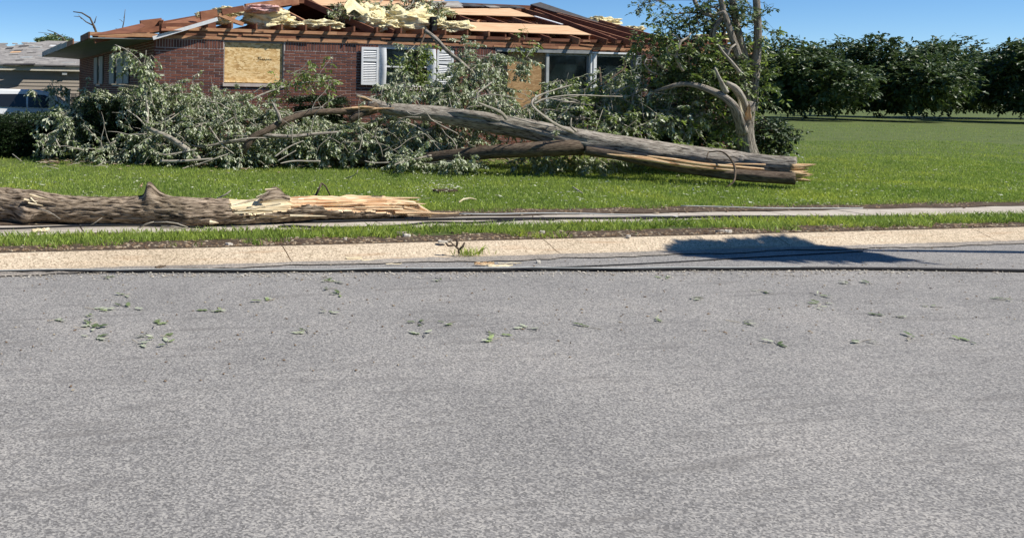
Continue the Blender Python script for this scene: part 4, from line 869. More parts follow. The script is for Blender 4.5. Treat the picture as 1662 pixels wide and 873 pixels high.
twB = mass(specB, .9); leafcloud('leaves', twB[::2], 18, .085, M['leaf_green'], bx_, droop=.8); leafcloud('leaves', twB[1::2], 18, .085, M['leaf'], bx_, droop=1.2); twigmesh('twigs', twB, .007, M['pale_bark'], bx_)
for i, pts_ in enumerate(([(972, 235, 18.3, 3), (974, 180, 18.6, 3), (975, 140, 18.9, 2.4), (973, 110, 19.2, 1.4)], [(975, 140, 18.9, 1.6), (1000, 122, 19, 1.4), (1016, 108, 19.1, 1), (1010, 92, 19.2, .6)], [(1000, 228, 18, 2), (1040, 200, 18, 1.6), (1070, 185, 18, 1)], [(990, 160, 18.2, 2), (1004, 146, 18.1, 1.5), (1022, 140, 18.1, 1)], [(930, 232, 18, 2), (960, 190, 18.2, 1.2), (968, 160, 18.3, .8)])):
    limb('limb', pts_, 'brown_bark' if i != 3 else 'pale_bark', bx_, 7, .08, .1, seed=i)
# left mound of silver leaves
fb = thing('fallen_branch', 'mound of silvery green broken maple branches heaped under the boarded window', 'fallen branch')
specL = [(120, 205, 34, 34, 19.3, .6), (158, 158, 30, 14, 19.5, .4), (185, 170, 40, 20, 19.5, .6), (225, 158, 40, 20, 19.4, .7), (275, 160, 44, 24, 19.3, .8), (320, 168, 50, 28, 19.2, .9), (375, 168, 44, 20, 19.3, .8), (425, 176, 36, 22, 19.3, .7), (300, 205, 60, 32, 18.8, .8), (370, 210, 60, 34, 18.8, .9), (240, 225, 46, 24, 18.6, .5), (180, 242, 46, 13, 18.5, .4), (300, 240, 60, 18, 18.4, .6), (380, 245, 60, 14, 18.3, .5), (440, 205, 30, 24, 18.9, .6), (135, 160, 18, 10, 19.8, .3), (90, 225, 22, 18, 19.2, .4), (345, 138, 6, 6, 19.6, .1), (312, 136, 7, 5, 19.6, .1), (285, 134, 8, 5, 19.6, .1), (480, 215, 30, 22, 18.8, .6), (250, 140, 14, 8, 19.3, .3)]
twL = mass(specL, 1.3, shell=.4); leafcloud('leaves', twL, 36, .066, M['leaf'], fb, droop=1.4); twigmesh('twigs', twL, .008, M['pale_bark'], fb)
limb('limb', [(238, 206, 18.2, 2.4), (252, 214, 18.1, 4), (275, 224, 18, 4.5), (295, 237, 17.9, 5), (312, 250, 17.9, 5.5), (322, 259, 17.8, 5.5)], 'pale_bark', fb, 10, .06, .12, seed=31, tagl='thick broken limb end sticking out of the leaves onto the grass')
limb('limb', [(238, 206, 18.2, 2.6), (240, 188, 18.3, 2), (238, 165, 18.4, 1.8), (234, 140, 18.5, 1.7), (232, 117, 18.6, 1.6), (230, 107, 18.6, 1.4)], 'pale_bark', fb, 8, .06, .1, seed=32, tagl='slim bare branch standing straight up out of the leaves')
for i, pts_ in enumerate(([(231, 108, 18.6, 1.2), (222, 95, 18.6, 1), (205, 82, 18.7, .9), (186, 73, 18.8, .6)], [(232, 106, 18.6, 1.2), (236, 90, 18.6, .8), (237, 82, 18.6, .5)], [(238, 206, 18.2, 1.5), (222, 190, 18.3, 1.2), (205, 178, 18.4, .8)],
    [(70, 252, 18.7, 1.4), (72, 232, 18.8, 1.2), (95, 215, 18.9, 1), (125, 185, 19, .7)], [(90, 225, 18.6, 1.2), (98, 240, 18.5, .7)], [(250, 250, 17.9, 2.2), (275, 252, 17.8, 1.8), (318, 243, 17.8, 1.2)], [(260, 262, 17.7, 2.5), (300, 262, 17.6, 2.4), (345, 258, 17.6, 1.5)],
    [(318, 268, 17.1, 1.2), (345, 259, 17.1, 1.2), (370, 250, 17.2, .8)], [(340, 205, 17.9, 1), (360, 235, 17.7, 1.2), (380, 250, 17.6, 1)], [(355, 232, 17.7, 1.6), (400, 225, 17.7, 1.3), (440, 224, 17.8, .8)], [(410, 152, 18.4, 1.2), (428, 140, 18.4, 1), (440, 134, 18.5, .6)], [(470, 121, 19.9, 1), (490, 112, 19.9, .9), (500, 98, 19.9, .6)],
    [(180, 138, 19, 1), (215, 140, 19, .9), (260, 146, 19, .7)], [(35, 262, 18.6, .8), (20, 250, 18.7, .6)], [(360, 160, 18.5, 1), (357, 152, 18.5, .7)], [(445, 255, 17.5, 1.4), (470, 238, 17.6, 1.1), (492, 228, 17.7, .7)], [(450, 262, 17.2, 1), (480, 245, 17.3, .8)], [(520, 262, 17.3, 1.5), (480, 261, 17.3, 1.2), (455, 266, 17.2, .7)])):
    limb('twig', pts_, 'pale_bark', fb, 6, .05, .1, wob=.015, seed=40 + i)
tip = mass([(190, 76, 6, 3, 18.7, .05), (206, 80, 5, 3, 18.6, .05), (220, 93, 6, 3, 18.55, .08), (244, 92, 6, 5, 18.6, .1), (240, 118, 11, 7, 18.5, .12), (221, 100, 6, 4, 18.6, .08), (236, 106, 6, 5, 18.5, .1)], 1.6, out=.2, droop=.8)
leafcloud('leaves', tip, 15, .09, M['leaf'], fb, droop=1.5); twigmesh('twigs', tip, .005, M['pale_bark'], fb)
wl_ = thing('fallen_branch', 'thin leafy branch lying against the bricks right of the boarded window', 'fallen branch')
tip = mass([(470, 128, 18, 5, 19.9, .1), (508, 118, 14, 9, 20.0, .15), (536, 131, 8, 4, 20.0, .1), (450, 134, 12, 4, 19.8, .1), (541, 92, 3, 2, 20.0, .04), (500, 134, 22, 5, 19.9, .1)], 1.5)
leafcloud('leaves', tip, 12, .10, M['leaf_green'], wl_, droop=1.0); twigmesh('twigs', tip, .005, M['pale_bark'], wl_)
limb('limb', [(400, 165, 19.5, 2), (440, 148, 19.7, 1.6), (490, 135, 19.8, 1.2), (540, 131, 19.9, .7)], 'pale_bark', wl_, 6, seed=3)
for (lb, sp) in (("small leafy sprig poking up in front of the car windows", [(56, 148, 8, 3, 24, .1)]), ('leafy sprig held above the hedge beside the left pale post', [(84, 136, 9, 3, 24, .1), (98, 141, 8, 3, 24, .1)]), ('leafy sprig lying over the top of the left hedge', [(84, 186, 20, 4, 19.4, .2), (106, 182, 12, 6, 19.4, .3)])):
    t = thing('leafy_sprig', lb, 'sprig', 'leafy sprigs above the left hedge'); tp = mass(sp, 2.0, out=.2); leafcloud('leaves', tp, 11, .11, M['leaf'], t, droop=1); twigmesh('twigs', tp, .005, M['pale_bark'], t)
    a = sp[0]; limb('stem', [(a[0] + 20, 200, a[4], 1), (a[0] + 8, a[1] + 18, a[4], 1), (a[0], a[1], a[4], .6)], 'pale_bark', t, 5)
def tangle(parent, n, xa, xb, ya, yb, da, db, seed):
    rn = random.Random(seed); b_ = MB()
    for _ in range(n):
        x, y, d = rn.uniform(xa, xb), rn.uniform(ya, yb), rn.uniform(da, db); a = rn.choice((rn.uniform(-.7, .7), rn.uniform(-.7, .7) + math.pi, rn.uniform(-2.2, -.9))); P_ = []; r = rn.uniform(.5, 1.1) * d / FPX
        for k in range(5):
            P_.append(at(x, y, d)); L = rn.uniform(9, 20); x += math.cos(a) * L; y += math.sin(a) * L; y = min(y, yb + 12); a += rn.gauss(0, .35); d += rn.uniform(-.08, .1)
        P_ = [Vector((p.x, p.y, max(p.z, .03))) for p in P_]; b_.tube(P_, [r, r, r * .8, r * .6, r * .3], 5, .1, .1, wob=.02, seed=rn.random() * 9)
    b_.build('bare_twigs', M['pale_bark'], parent, 'stuff')
tangle(fb, 34, 120, 450, 175, 255, 17.7, 18.5, 1); tangle(ft, 55, 440, 900, 170, 255, 17.5, 18.4, 2); tangle(bx_, 34, 900, 1120, 140, 235, 17.6, 18.3, 3)
# leaves blown onto the roof
rl_ = thing('roof_debris_branch', 'tangle of leafy twigs dropped on the open roof over the yellow insulation', 'fallen branch')
tp = mass([(560, 14, 22, 9, 23.5, .4), (590, 8, 26, 8, 23.8, .4), (640, 4, 30, 6, 23.8, .4), (690, 8, 26, 7, 23.6, .4), (655, 13, 20, 3, 23.2, .3), (706, 12, 14, 5, 23.4, .3), (545, 20, 12, 3, 23, .2)], 1.7, droop=.1)
leafcloud('leaves', tp, 11, .105, M['leaf'], rl_); leafcloud('leaves', tp[::3], 12, .10, M['litter'], rl_); twigmesh('twigs', tp, .008, M['brown_bark'], rl_)
for i, (a, b, c) in enumerate((((655, 16), (668, 8), (672, -6)), ((600, 22), (612, 8), (622, 0)), ((640, 30), (660, 14), (700, 8)), ((540, 22), (570, 10), (600, 12)), ((690, 20), (715, 12), (745, 10)))):
    limb('twig', [(*a, 23.3, 1.3), (*b, 23.4, 1.1), (*c, 23.5, .7)], 'pale_bark', rl_, 6, seed=60 + i)
tp = mass([(690, 74, 8, 10, 20.3, .1), (672, 98, 10, 12, 20.1, .1), (680, 115, 12, 14, 20.1, .15), (662, 82, 5, 8, 20.3, .08), (634, 93, 4, 3, 20.1, .05), (850, 60, 6, 4, 21.5, .1), (835, 72, 6, 2, 21.2, .08)], 1.2, out=.3)
vt = thing('hanging_branch', 'leafy green branch hanging down over the middle of the shuttered window', 'fallen branch'); leafcloud('leaves', tp, 11, .10, M['leaf_green'], vt, droop=1.1); twigmesh('twigs', tp, .005, M['brown_bark'], vt)
limb('limb', [(690, 56, 20.5, 1.6), (682, 75, 20.3, 1.4), (676, 100, 20.1, 1.2), (680, 130, 19.8, 1.)], 'brown_bark', vt, 6)

# ------------------------------------------------------------------ the big log on the sidewalk edge
lg = thing('broken_log', 'thick broken trunk on the sidewalk edge, its right end torn open to pale splintered wood', 'log')
KX = [-150, -60, 0, 40, 100, 150, 220, 300, 380, 440, 500, 560, 620, 670, 700]
KTOP = [309, 307, 305, 310, 319, 321, 320, 322, 324, 321, 318, 318, 318.5, 323, 343]
KBOT = [352, 355, 358, 362, 361, 360, 362, 368, 363, 360, 357, 356, 354, 352, 351.5]
KD = [10.7, 10.6, 10.5, 10.45, 10.42, 10.4, 10.38, 10.35, 10.5, 10.65, 10.8, 10.95, 11.1, 11.2, 11.28]
NS, NA = 520, 84
def lp(i): return -150 + (700 + 150) * i / NS
grid = []; mask = []; uvs = []
for i in range(NS + 1):
    px = lp(i); top, bot, d = np.interp(px, KX, KTOP), np.interp(px, KX, KBOT), np.interp(px, KX, KD)
    c = at(px, (top + bot) / 2, d); r = (bot - top) / 2 * d / FPX
    for j in range(NA):
        th = 2 * math.pi * j / NA; v = math.cos(th); fr = math.sin(th)
        q = Vector((math.sin(th) * 1.0, math.cos(th), 0))
        L = px * 10.6 / FPX
        # boundary between bark and bare wood as a height on the log face
        jag = .16 * noise.noise(Vector((px * .055, 1.7, 0))) + .07 * noise.noise(Vector((px * .2, th * 3, 4)))
        if fr > -.25:
            vb = np.interp(px + 9 * noise.noise(Vector((th * 5, 1, 3))) + 4 * noise.noise(Vector((th * 14, 1, 3))), [370, 376, 392, 430, 462, 478, 500, 520, 535, 560, 600, 625, 650, 672], [1.3, .0, -.15, -.05, .0, .35, .45, .30, -.05, -.12, -.3, -.42, -.8, -1.3])
            low = (px > 375 and -.55 < v < -.38 + .1 * jag and 378 < px < 520 and noise.noise(Vector((px * .02, 8, 0))) > -.15)
            ex = v + jag > vb or low
            if 398 < px < 418 and v < .05: ex = ex and noise.noise(Vector((px * .1, v * 3, 2))) > 0
            if 420 < px < 470 and v > .78: ex = False
        else: ex = px > 600 + 60 * noise.noise(Vector((th * 3, 2, 0)))
        a = noise.noise(Vector((q.x * 5.5, q.y * 5.5, L * 1.6))); b = noise.noise(Vector((q.x * 14, q.y * 14, L * 3.5 + 9))); b2 = noise.noise(Vector((q.x * 26, q.y * 26, L * 9)))
        if not ex:
            rr = r * (1 + .07 * noise.noise(Vector((q.x * 1.2, q.y * 1.2, L * 1.1)))) + .024 * min(1, 5 * abs(a)) + .018 * min(1, 4 * abs(b)) - .028 + .005 * b2
        else:
            s1 = noise.noise(Vector((q.x * 7, q.y * 7, L * .9 + 3))); s2 = noise.noise(Vector((q.x * 19, q.y * 19, L * 1.2)))
            rr = r * .90 - .022 * abs(s1) * 2 + .012 * s2 + .006 * b2 + (.012 * math.floor(s1 * 5) * (px > 470)) - (.02 * (1 - abs(noise.noise(Vector((q.x * 9, q.y * 9, L * .5))) * 6)) if abs(noise.noise(Vector((q.x * 9, q.y * 9, L * .5)))) < .16 and px > 465 else 0)
            if px > 640: rr -= r * .35 * ((px - 640) / 60) * max(0, noise.noise(Vector((q.x * 5, q.y * 5, 7))) + .45)
        # knots: old branch stubs rising from the top
        for kx, kw, kh, kt in ((240, 13, .15, 0.0), (256, 20, .05, 0.1), (440, 17, .10, -.1), (452, 10, .04, .0), (60, 30, .03, .4), (44, 17, .085, 1.95), (22, 14, -.05, 1.9)):
            dth = (th - kt + math.pi) % (2 * math.pi) - math.pi; sg = 6 if (kx == 240 and px < 236) else kw
            rr += kh * math.exp(-((px - kx) / sg) ** 2 - (dth / .62) ** 2)
        grid.append(c + z0 * math.cos(th) * rr + (-f0) * math.sin(th) * rr); mask.append(ex); uvs.append((L, th * .2))
bk, ew = MB(), MB()
def emit(mb_, sel):
    ids = {}; vs = []; uu = []; fs = []
    for (a, b, c, d) in sel:
        f = []
        for k in (a, b, c, d):
            if k not in ids: ids[k] = len(vs); vs.append(grid[k]); uu.append(uvs[k])
            f.append(ids[k])
        fs.append(tuple(f))
    mb_.add(vs, fs, True, uu)
sb_, se_ = [], []
for i in range(NS):
    for j in range(NA):
        q = (i*NA + j, i*NA + (j+1) % NA, (i+1)*NA + (j+1) % NA, (i+1)*NA + j)
        (se_ if sum(mask[k] for k in q) >= 2 else sb_).append(q)
emit(bk, sb_); emit(ew, se_)
cap = [grid[NS*NA + j] for j in range(NA)]; ew.add(cap, [tuple(range(NA))])
bk.build('bark', M['bark'], lg)
# exposed wood: cream sapwood near the bark edge, orange heartwood at the end
m_, n, l, b = newmat('exposed_wood'); tc = n.new('ShaderNodeTexCoord'); mp = n.new('ShaderNodeMapping'); mp.inputs['Scale'].default_value = (1.6, 40, 1); l.new(tc.outputs['UV'], mp.inputs[0])
nz = n.new('ShaderNodeTexNoise'); nz.inputs['Scale'].default_value = 1.5; nz.inputs['Detail'].default_value = 8; nz.inputs['Distortion'].default_value = .5; l.new(mp.outputs[0], nz.inputs[0])
ra = ramp(n, [(.34, (.50,.36,.20)), (.5, (.74,.60,.38)), (.66, (.86,.77,.56))]); rb = ramp(n, [(.32, (.34,.15,.07)), (.44, (.64,.39,.21)), (.54, (.79,.58,.36)), (.68, (.88,.76,.54))]); l.new(nz.outputs[0], ra.inputs[0]); l.new(nz.outputs[0], rb.inputs[0])
sx_ = n.new('ShaderNodeSeparateXYZ'); l.new(tc.outputs['UV'], sx_.inputs[0]); mr = n.new('ShaderNodeMapRange'); mr.inputs[1].default_value = 455 * 10.6 / FPX; mr.inputs[2].default_value = 490 * 10.6 / FPX; l.new(sx_.outputs[0], mr.inputs[0])
mx = n.new('ShaderNodeMix'); mx.data_type = 'RGBA'; l.new(mr.outputs[0], mx.inputs[0]); l.new(ra.outputs[0], mx.inputs[6]); l.new(rb.outputs[0], mx.inputs[7]); l.new(mx.outputs[2], b.inputs['Base Color']); b.inputs['Roughness'].default_value = .75; b.inputs['Specular IOR Level'].default_value = .2
bp = n.new('ShaderNodeBump'); bp.inputs['Strength'].default_value = .9; bp.inputs['Distance'].default_value = .02; l.new(nz.outputs[0], bp.inputs['Height']); l.new(bp.outputs[0], b.inputs['Normal'])
M['exposed'] = m_
ew.build('exposed_wood', M['exposed'], lg)
def shard(a, b, d1, d2, w, h, mt='wood', parent=lg, name='splinter'):
    """a long wedge of torn wood from a to b, thick at a and pointed at b"""
    p, q = at(*a, d1), at(*b, d2); b_ = MB(); n = 14; k = 6; dr = (q - p).normalized(); sd = dr.cross(z0).normalized(); up = sd.cross(dr); vs = []; uv = []; sd_ = random.random() * 50
    for i in range(n + 1):
        t = i / n; c = p.lerp(q, t); ww, hh = w * (1 - t) ** .6 + .002, h * (1 - t) ** .7 + .002
        for j in range(k):
            an = 6.283 * j / k; r = 1 + .5 * noise.noise(Vector((j * 1.7, t * 3, sd_)))
            vs.append(c + sd * math.cos(an) * ww * r + up * math.sin(an) * hh * r); uv.append((t * (q - p).length + sd_, j * .03))
    b_.add(vs, [(i*k+j, i*k+(j+1) % k, (i+1)*k+(j+1) % k, (i+1)*k+j) for i in range(n) for j in range(k)] + [tuple(range(k-1, -1, -1))], False, uv)
    return b_.build(name, M[mt], parent)
for (a, b, d1, d2, w, h) in (((600, 323), (684, 321), 11.15, 11.25, .07, .03), ((620, 331), (692, 331), 11.12, 11.15, .06, .035), ((610, 340), (696, 343), 11.08, 11.1, .07, .03), ((640, 345), (745, 347), 11.02, 11.1, .05, .018), ((660, 349), (750, 345), 11.0, 11.2, .03, .010), ((655, 337), (708, 348), 11.1, 11.1, .035, .02), ((640, 326), (681, 327), 11.15, 11.2, .04, .02)):
    shard(a, b, d1, d2, w, h)
for (a, b, d1, d2, w, h) in (((415, 324), (375, 334), 10.35, 10.33, .03, .012), ((430, 335), (385, 343), 10.33, 10.3, .02, .012), ((455, 330), (405, 341), 10.36, 10.3, .02, .01), ((380, 346), (425, 344), 10.28, 10.33, .02, .012), ((340, 360), (355, 362), 10.2, 10.2, .03, .02), ((470, 350), (530, 351), 10.5, 10.6, .02, .012), ((416, 320), (436, 312), 10.4, 10.4, .012, .008)):
    shard(a, b, d1, d2, w, h, 'sapwood')
for (a, b) in (((48, 316), (78, 324)), ((39, 324), (62, 327)), ((46, 329), (70, 334)), ((50, 321), (60, 331))):
    shard(a, b, 10.24, 10.24, .022, .012, 'sapwood', name='wood_chip')
for (a, b) in (((270, 360), (305, 369)), ((250, 361), (290, 363)), ((262, 367), (300, 371)), ((225, 370), (250, 360))): limb('twig', [(*a, 10.15, 1.3), ((a[0]+b[0])/2, (a[1]+b[1])/2 - 1.5, 10.1, 1.2), (*b, 10.1, .8)], 'pale_bark', lg, 6, seed=a[0])
limb('twig', [(352, 323, 10.6, 1.5), (366, 316, 10.6, 1.2), (375, 309, 10.6, .7)], 'pale_bark', lg, 6)
limb('twig', [(62, 338, 10.2, .9), (80, 344, 10.15, .8), (98, 356, 10.1, .6)], 'pale_bark', lg, 6)
limb('twig', [(142, 368, 10.1, .7), (155, 361, 10.1, .7), (166, 353, 10.1, .5)], 'pale_bark', lg, 5)
# broken lower stub at the left end
shard((430, 308), (450, 306), 10.45, 10.45, .03, .01, 'sapwood'); shard((228, 303), (232, 297), 10.4, 10.4, .03, .012, 'wood')
tw_ = thing('crooked_twig', 'small dark crooked twig sticking up behind the middle of the log', 'twig')
limb('stem', [(511, 320, 11.3, 1.8), (517, 308, 11.3, 1.7), (522, 297, 11.3, 1.4)], 'brown_bark', tw_, 7, seed=1); limb('branch', [(522, 297, 11.3, 1.4), (529, 303, 11.3, 1.2), (536, 318, 11.3, 1)], 'brown_bark', tw_, 7, seed=2)

# ------------------------------------------------------------------ cables
def cable(label, pts, r, z=.02, mt='cable', wob=.0):
    b_ = MB(); P_ = [gnd(x, y, z) for x, y in pts]; b_.tube(P_, r, 8, .1, 0, wob=wob); return tag(b_.build('cable', M[mt]), label, 'cable', 'fallen cables')
cable('thick black cable along the bottom of the photo on the asphalt', [(-900, 470), (-500, 450), (-260, 444), (-100, 442.5), (0, 441), (200, 440), (400, 439.8), (600, 438.5), (800, 438.5), (900, 437), (1000, 438.2), (1100, 436.8), (1200, 436.3), (1400, 436), (1700, 440), (2100, 446), (2600, 446)], .016, -.088)
b_ = MB(); P_ = [gnd(x, y, -.062) for x, y in ((-200, 440.5), (0, 438.6), (300, 437.2), (500, 437), (640, 435.2), (900, 434.2), (1100, 434.4), (1300, 433))]; b_.tube(P_, .005, 6, .15, 0, wob=.01); tag(b_.build('cable', M['metal']), 'thin bright wire strand lying on the thick bottom cable', 'cable', 'fallen cables')
cable('upper black cable running from under the log tip along the sidewalk', [(440, 360), (520, 360), (600, 358), (700, 356.5), (800, 355), (900, 354.5), (1000, 354), (1100, 352.5), (1200, 351.5), (1400, 352), (1660, 350)], .017)
cable('lower black cable sagging over the front half of the sidewalk', [(452, 368), (480, 367), (520, 369), (580, 369), (650, 366), (700, 361), (760, 361.5), (820, 358), (860, 355.5), (900, 357)], .012)
cable('thin grey cable at the lawn edge right of the log tip', [(745, 347), (800, 347.5), (880, 346), (960, 347), (1040, 350), (1100, 351.5)], .008, .03, 'metal')
cable('thin pale wire lying on the lawn edge at the right', [(1105, 334), (1150, 335), (1200, 336.5), (1260, 338), (1400, 338)], .007, .05, 'metal')
cable('frayed cable loop on the sidewalk at the right', [(1040, 356), (1070, 352), (1085, 357), (1070, 361), (1095, 362.5), (1120, 358), (1200, 355), (1300, 352)], .011)
cable('black cable that also paints the shade beneath the left half of the log', [(-60, 371), (20, 371), (90, 368), (180, 366), (260, 366), (330, 370)], .012, .03)  # cable whose black also stands in for shade under the log
cable('shadow of an overhead cable drawn as a thin dark line crossing the asphalt at the lower right', [(800, 438), (950, 432), (1060, 427), (1200, 419), (1400, 408)], .006, -.096)  # dark tube standing in for the cast shadow of an overhead cable

# ------------------------------------------------------------------ standing damaged tree at the right
st = thing('standing_tree', 'standing storm stripped tree with several pale curving stems at the right edge', 'tree')
limb('trunk', [(1216, 258, 17.6, 16), (1211, 235, 17.6, 13), (1209, 210, 17.6, 12), (1211, 185, 17.6, 12), (1216, 165, 17.6, 9)], 'limb', st, 20, .05, .14, seed=1)
for i, (pts_, mt) in enumerate((
    ([(1205, 215, 17.4, 9), (1199, 195, 17.3, 8), (1192, 175, 17.2, 7), (1178, 160, 17.2, 6), (1160, 150, 17.3, 5.5), (1140, 142, 17.4, 5), (1120, 137, 17.5, 4), (1100, 138, 17.6, 4), (1082, 143, 17.7, 3), (1062, 148, 17.9, 2)], 'limb'),
    ([(1212, 190, 17.5, 8), (1206, 165, 17.4, 6.5), (1198, 150, 17.3, 6), (1190, 141, 17.3, 5), (1178, 134, 17.3, 3)], 'pale_bark'),
    ([(1214, 170, 17.7, 6), (1203, 120, 17.7, 4.4), (1185, 95, 17.7, 4.4), (1168, 75, 17.7, 5), (1157, 60, 17.7, 5), (1160, 45, 17.7, 4.5), (1172, 28, 17.7, 4), (1173, 12, 17.7, 4), (1165, -15, 17.7, 3.5)], 'limb'),
    ([(1196, 84, 17.8, 3.5), (1176, 80, 17.8, 3), (1169, 66, 17.8, 3), (1176, 52, 17.8, 2.5), (1170, 42, 17.8, 2)], 'brown_bark'),
    ([(1216, 180, 18, 8), (1212, 110, 18, 6), (1200, 60, 18, 5.5), (1192, 25, 18, 5), (1186, -20, 18, 4)], 'limb'),
    ([(1200, 95, 17.6, 6), (1188, 60, 17.6, 5), (1180, 36, 17.6, 4.5), (1174, 20, 17.6, 3), (1160, 26, 17.7, 2.5), (1143, 22, 17.8, 3.4), (1130, 8, 17.9, 3), (1124, -10, 18, 3)], 'limb'),
    ([(1220, 180, 17.9, 8), (1226, 110, 17.9, 6.5), (1230, 50, 17.9, 5.5), (1226, -20, 17.9, 5)], 'limb'),
    ([(1109, 116, 17.5, 2), (1104, 108, 17.5, 2.8), (1097, 92, 17.5, 2.6), (1101, 78, 17.5, 2.3), (1105, 68, 17.5, 2), (1118, 60, 17.6, 1.5), (1121, 54, 17.6, 1)], 'pale_bark'),
    ([(1105, 68, 17.5, 1.6), (1098, 60, 17.5, 1.4), (1091, 56, 17.5, 1)], 'pale_bark'),
    ([(1096, 91, 17.5, 1.6), (1086, 88, 17.5, 1.4), (1082, 78, 17.5, 1.2), (1090, 72, 17.5, .9)], 'pale_bark'),
    ([(1099, 90, 17.5, 1.2), (1112, 88, 17.5, 1), (1120, 92, 17.5, .8)], 'pale_bark'),
    ([(1078, 112, 17.7, 2), (1070, 104, 17.7, 2), (1064, 96, 17.7, 1.5), (1058, 92, 17.7, 1)], 'pale_bark'),
    ([(1075, 124, 17.7, 1.4), (1056, 116, 17.7, 1.3), (1046, 104, 17.7, 1.1), (1050, 94, 17.7, .8)], 'pale_bark'),
    ([(1178, 150, 17.2, 5), (1168, 128, 17.1, 2.5), (1160, 110, 17.1, 1.5)], 'pale_bark'),
    ([(1201, 118, 17.3, 3), (1190, 104, 17.3, 2.4), (1174, 86, 17.3, 2), (1166, 74, 17.3, 1.2)], 'pale_bark'),
    ([(1180, 92, 17.3, 2), (1186, 78, 17.3, 1.8), (1194, 72, 17.3, 1.2)], 'pale_bark'),
    ([(1145, 22, 17.9, 2), (1120, 21, 17.9, 1.4), (1095, 23, 17.9, 1.1), (1076, 23, 17.9, .7)], 'brown_bark'),
    ([(1172, 22, 17.9, 1.6), (1158, 12, 17.9, 1.2), (1145, 17, 17.9, .9)], 'brown_bark'),
    ([(1148, 30, 17.9, 1.4), (1143, 40, 17.9, 1), (1136, 44, 17.9, .7)], 'brown_bark'))):
    limb('stem' if i < 7 else 'branch', pts_, mt, st, 14 if i < 7 else 7, .06, .13, seed=70 + i)
b_ = MB(); shard((1214, 196), (1216, 168), 17.3, 17.3, .09, .06, 'wood', st, 'torn_wood'); shard((1206, 190), (1198, 158), 17.25, 17.2, .05, .04, 'sapwood', st, 'torn_wood')
specT = [(1075, 48, 14, 16, 17.9, .3), (1062, 72, 24, 16, 17.9, .5), (1060, 96, 16, 12, 18, .4), (1095, 66, 30, 20, 18.0, .6), (1120, 90, 34, 24, 18, .6), (1150, 66, 22, 20, 18.1, .5), (1130, 120, 40, 22, 18, .6), (1165, 110, 28, 28, 18.1, .6), (1185, 85, 20, 30, 18.1, .6), (1190, 135, 22, 20, 18, .4), (1140, 165, 26, 18, 18.0, .4), (1090, 130, 20, 14, 18.1, .4), (1170, 190, 20, 12, 18, .3), (1216, 100, 16, 30, 18.2, .5), (1232, 60, 16, 20, 18.2, .5), (1225, 140, 18, 18, 18.1, .4), (1225, 10, 22, 14, 18.2, .6)]
tp = mass(specT, .95); leafcloud('leaves', tp[::2], 16, .085, M['leaf_dark'], st, droop=.8); leafcloud('leaves', tp[1::2], 15, .09, M['leaf_green'], st, droop=.8); twigmesh('twigs', tp[::2], .006, M['brown_bark'], st)
tp = mass([(1046, 6, 8, 6, 17.9, .1), (1062, 2, 10, 4, 17.9, .15), (1078, 24, 7, 5, 17.9, .1), (1097, 32, 8, 6, 17.9, .1), (1114, 16, 7, 7, 17.9, .1), (1125, 24, 16, 7, 17.9, .15), (1142, 14, 8, 8, 17.9, .1), (1150, 30, 14, 8, 17.9, .15), (1185, 20, 14, 26, 18, .3), (1200, 8, 16, 12, 18, .4), (1140, 2, 14, 4, 17.9, .2)], 1.6, out=.3, droop=.2)
leafcloud('leaves', tp, 7, .10, M['leaf_dark'], st, droop=.4); twigmesh('twigs', tp, .005, M['brown_bark'], st)
limb('branch', [(1128, 0, 17.9, 1.2), (1090, 0, 17.9, 1), (1060, 2, 17.9, .8), (1042, 7, 17.9, .5)], 'brown_bark', st, 6)
# dark shrub thicket behind it; upper leaf masses added to stand for deep shade
sh = thing('shrub', 'dark shrub, partly added for shade, behind the standing tree against the brick wall', 'shrub')
tp = mass([(1075, 120, 30, 34, 19.9, .4), (1120, 120, 40, 40, 19.8, .4), (1175, 130, 34, 50, 19.8, .4), (1060, 170, 34, 30, 19.6, .4), (1080, 205, 50, 34, 19.4, .5), (1150, 200, 60, 40, 19.0, .7), (1090, 225, 40, 22, 18.6, .5), (1210, 190, 40, 50, 19.2, .7), (1110, 160, 30, 22, 19.3, .4), (1250, 215, 36, 30, 19, .6)], 1.5, shell=.2); leafcloud('foliage', tp, 13, .085, M['hedge'], sh, droop=.6); twigmesh('twigs', tp[::3], .008, M['brown_bark'], sh)
for i in range(7): x = 1085 + i * 24; limb('stem', [(x, 246, 18.9, 2), (x + random.uniform(-8, 8), 215, 18.9, 1.8), (x + random.uniform(-20, 20), 175, 18.9, 1)], 'brown_bark', sh, 6, seed=i)
tp = mass([(1180, 212, 6, 5, 17.6, .1), (1130, 244, 12, 4, 17.2, .15), (1080, 238, 16, 5, 17.0, .15), (1185, 248, 16, 5, 17.1, .2)], 2.2); gs = thing('leafy_sprig', 'bright leafy sprigs caught behind the fallen trunk below the standing tree', 'sprig'); leafcloud('leaves', tp, 10, .09, M['leaf_green'], gs)
# vine like branch loop over the fallen trunk
lb_ = thing('drooping_branch', 'thin dark branch looping down in front of the split trunk at the right', 'branch')
limb('stem', [(1150, 247, 15.9, 1), (1170, 246, 15.8, 1.3), (1184, 256, 15.6, 1.6), (1192, 270, 15.5, 1.8), (1193, 285, 15.4, 1.8), (1190, 296, 15.3, 1.2), (1178, 304, 15.3, .7)], 'brown_bark', lb_, 8, .05, .1)
limb('twig', [(1150, 247, 15.9, 1), (1147, 258, 15.8, .8), (1156, 262, 15.8, .5)], 'brown_bark', lb_, 6)

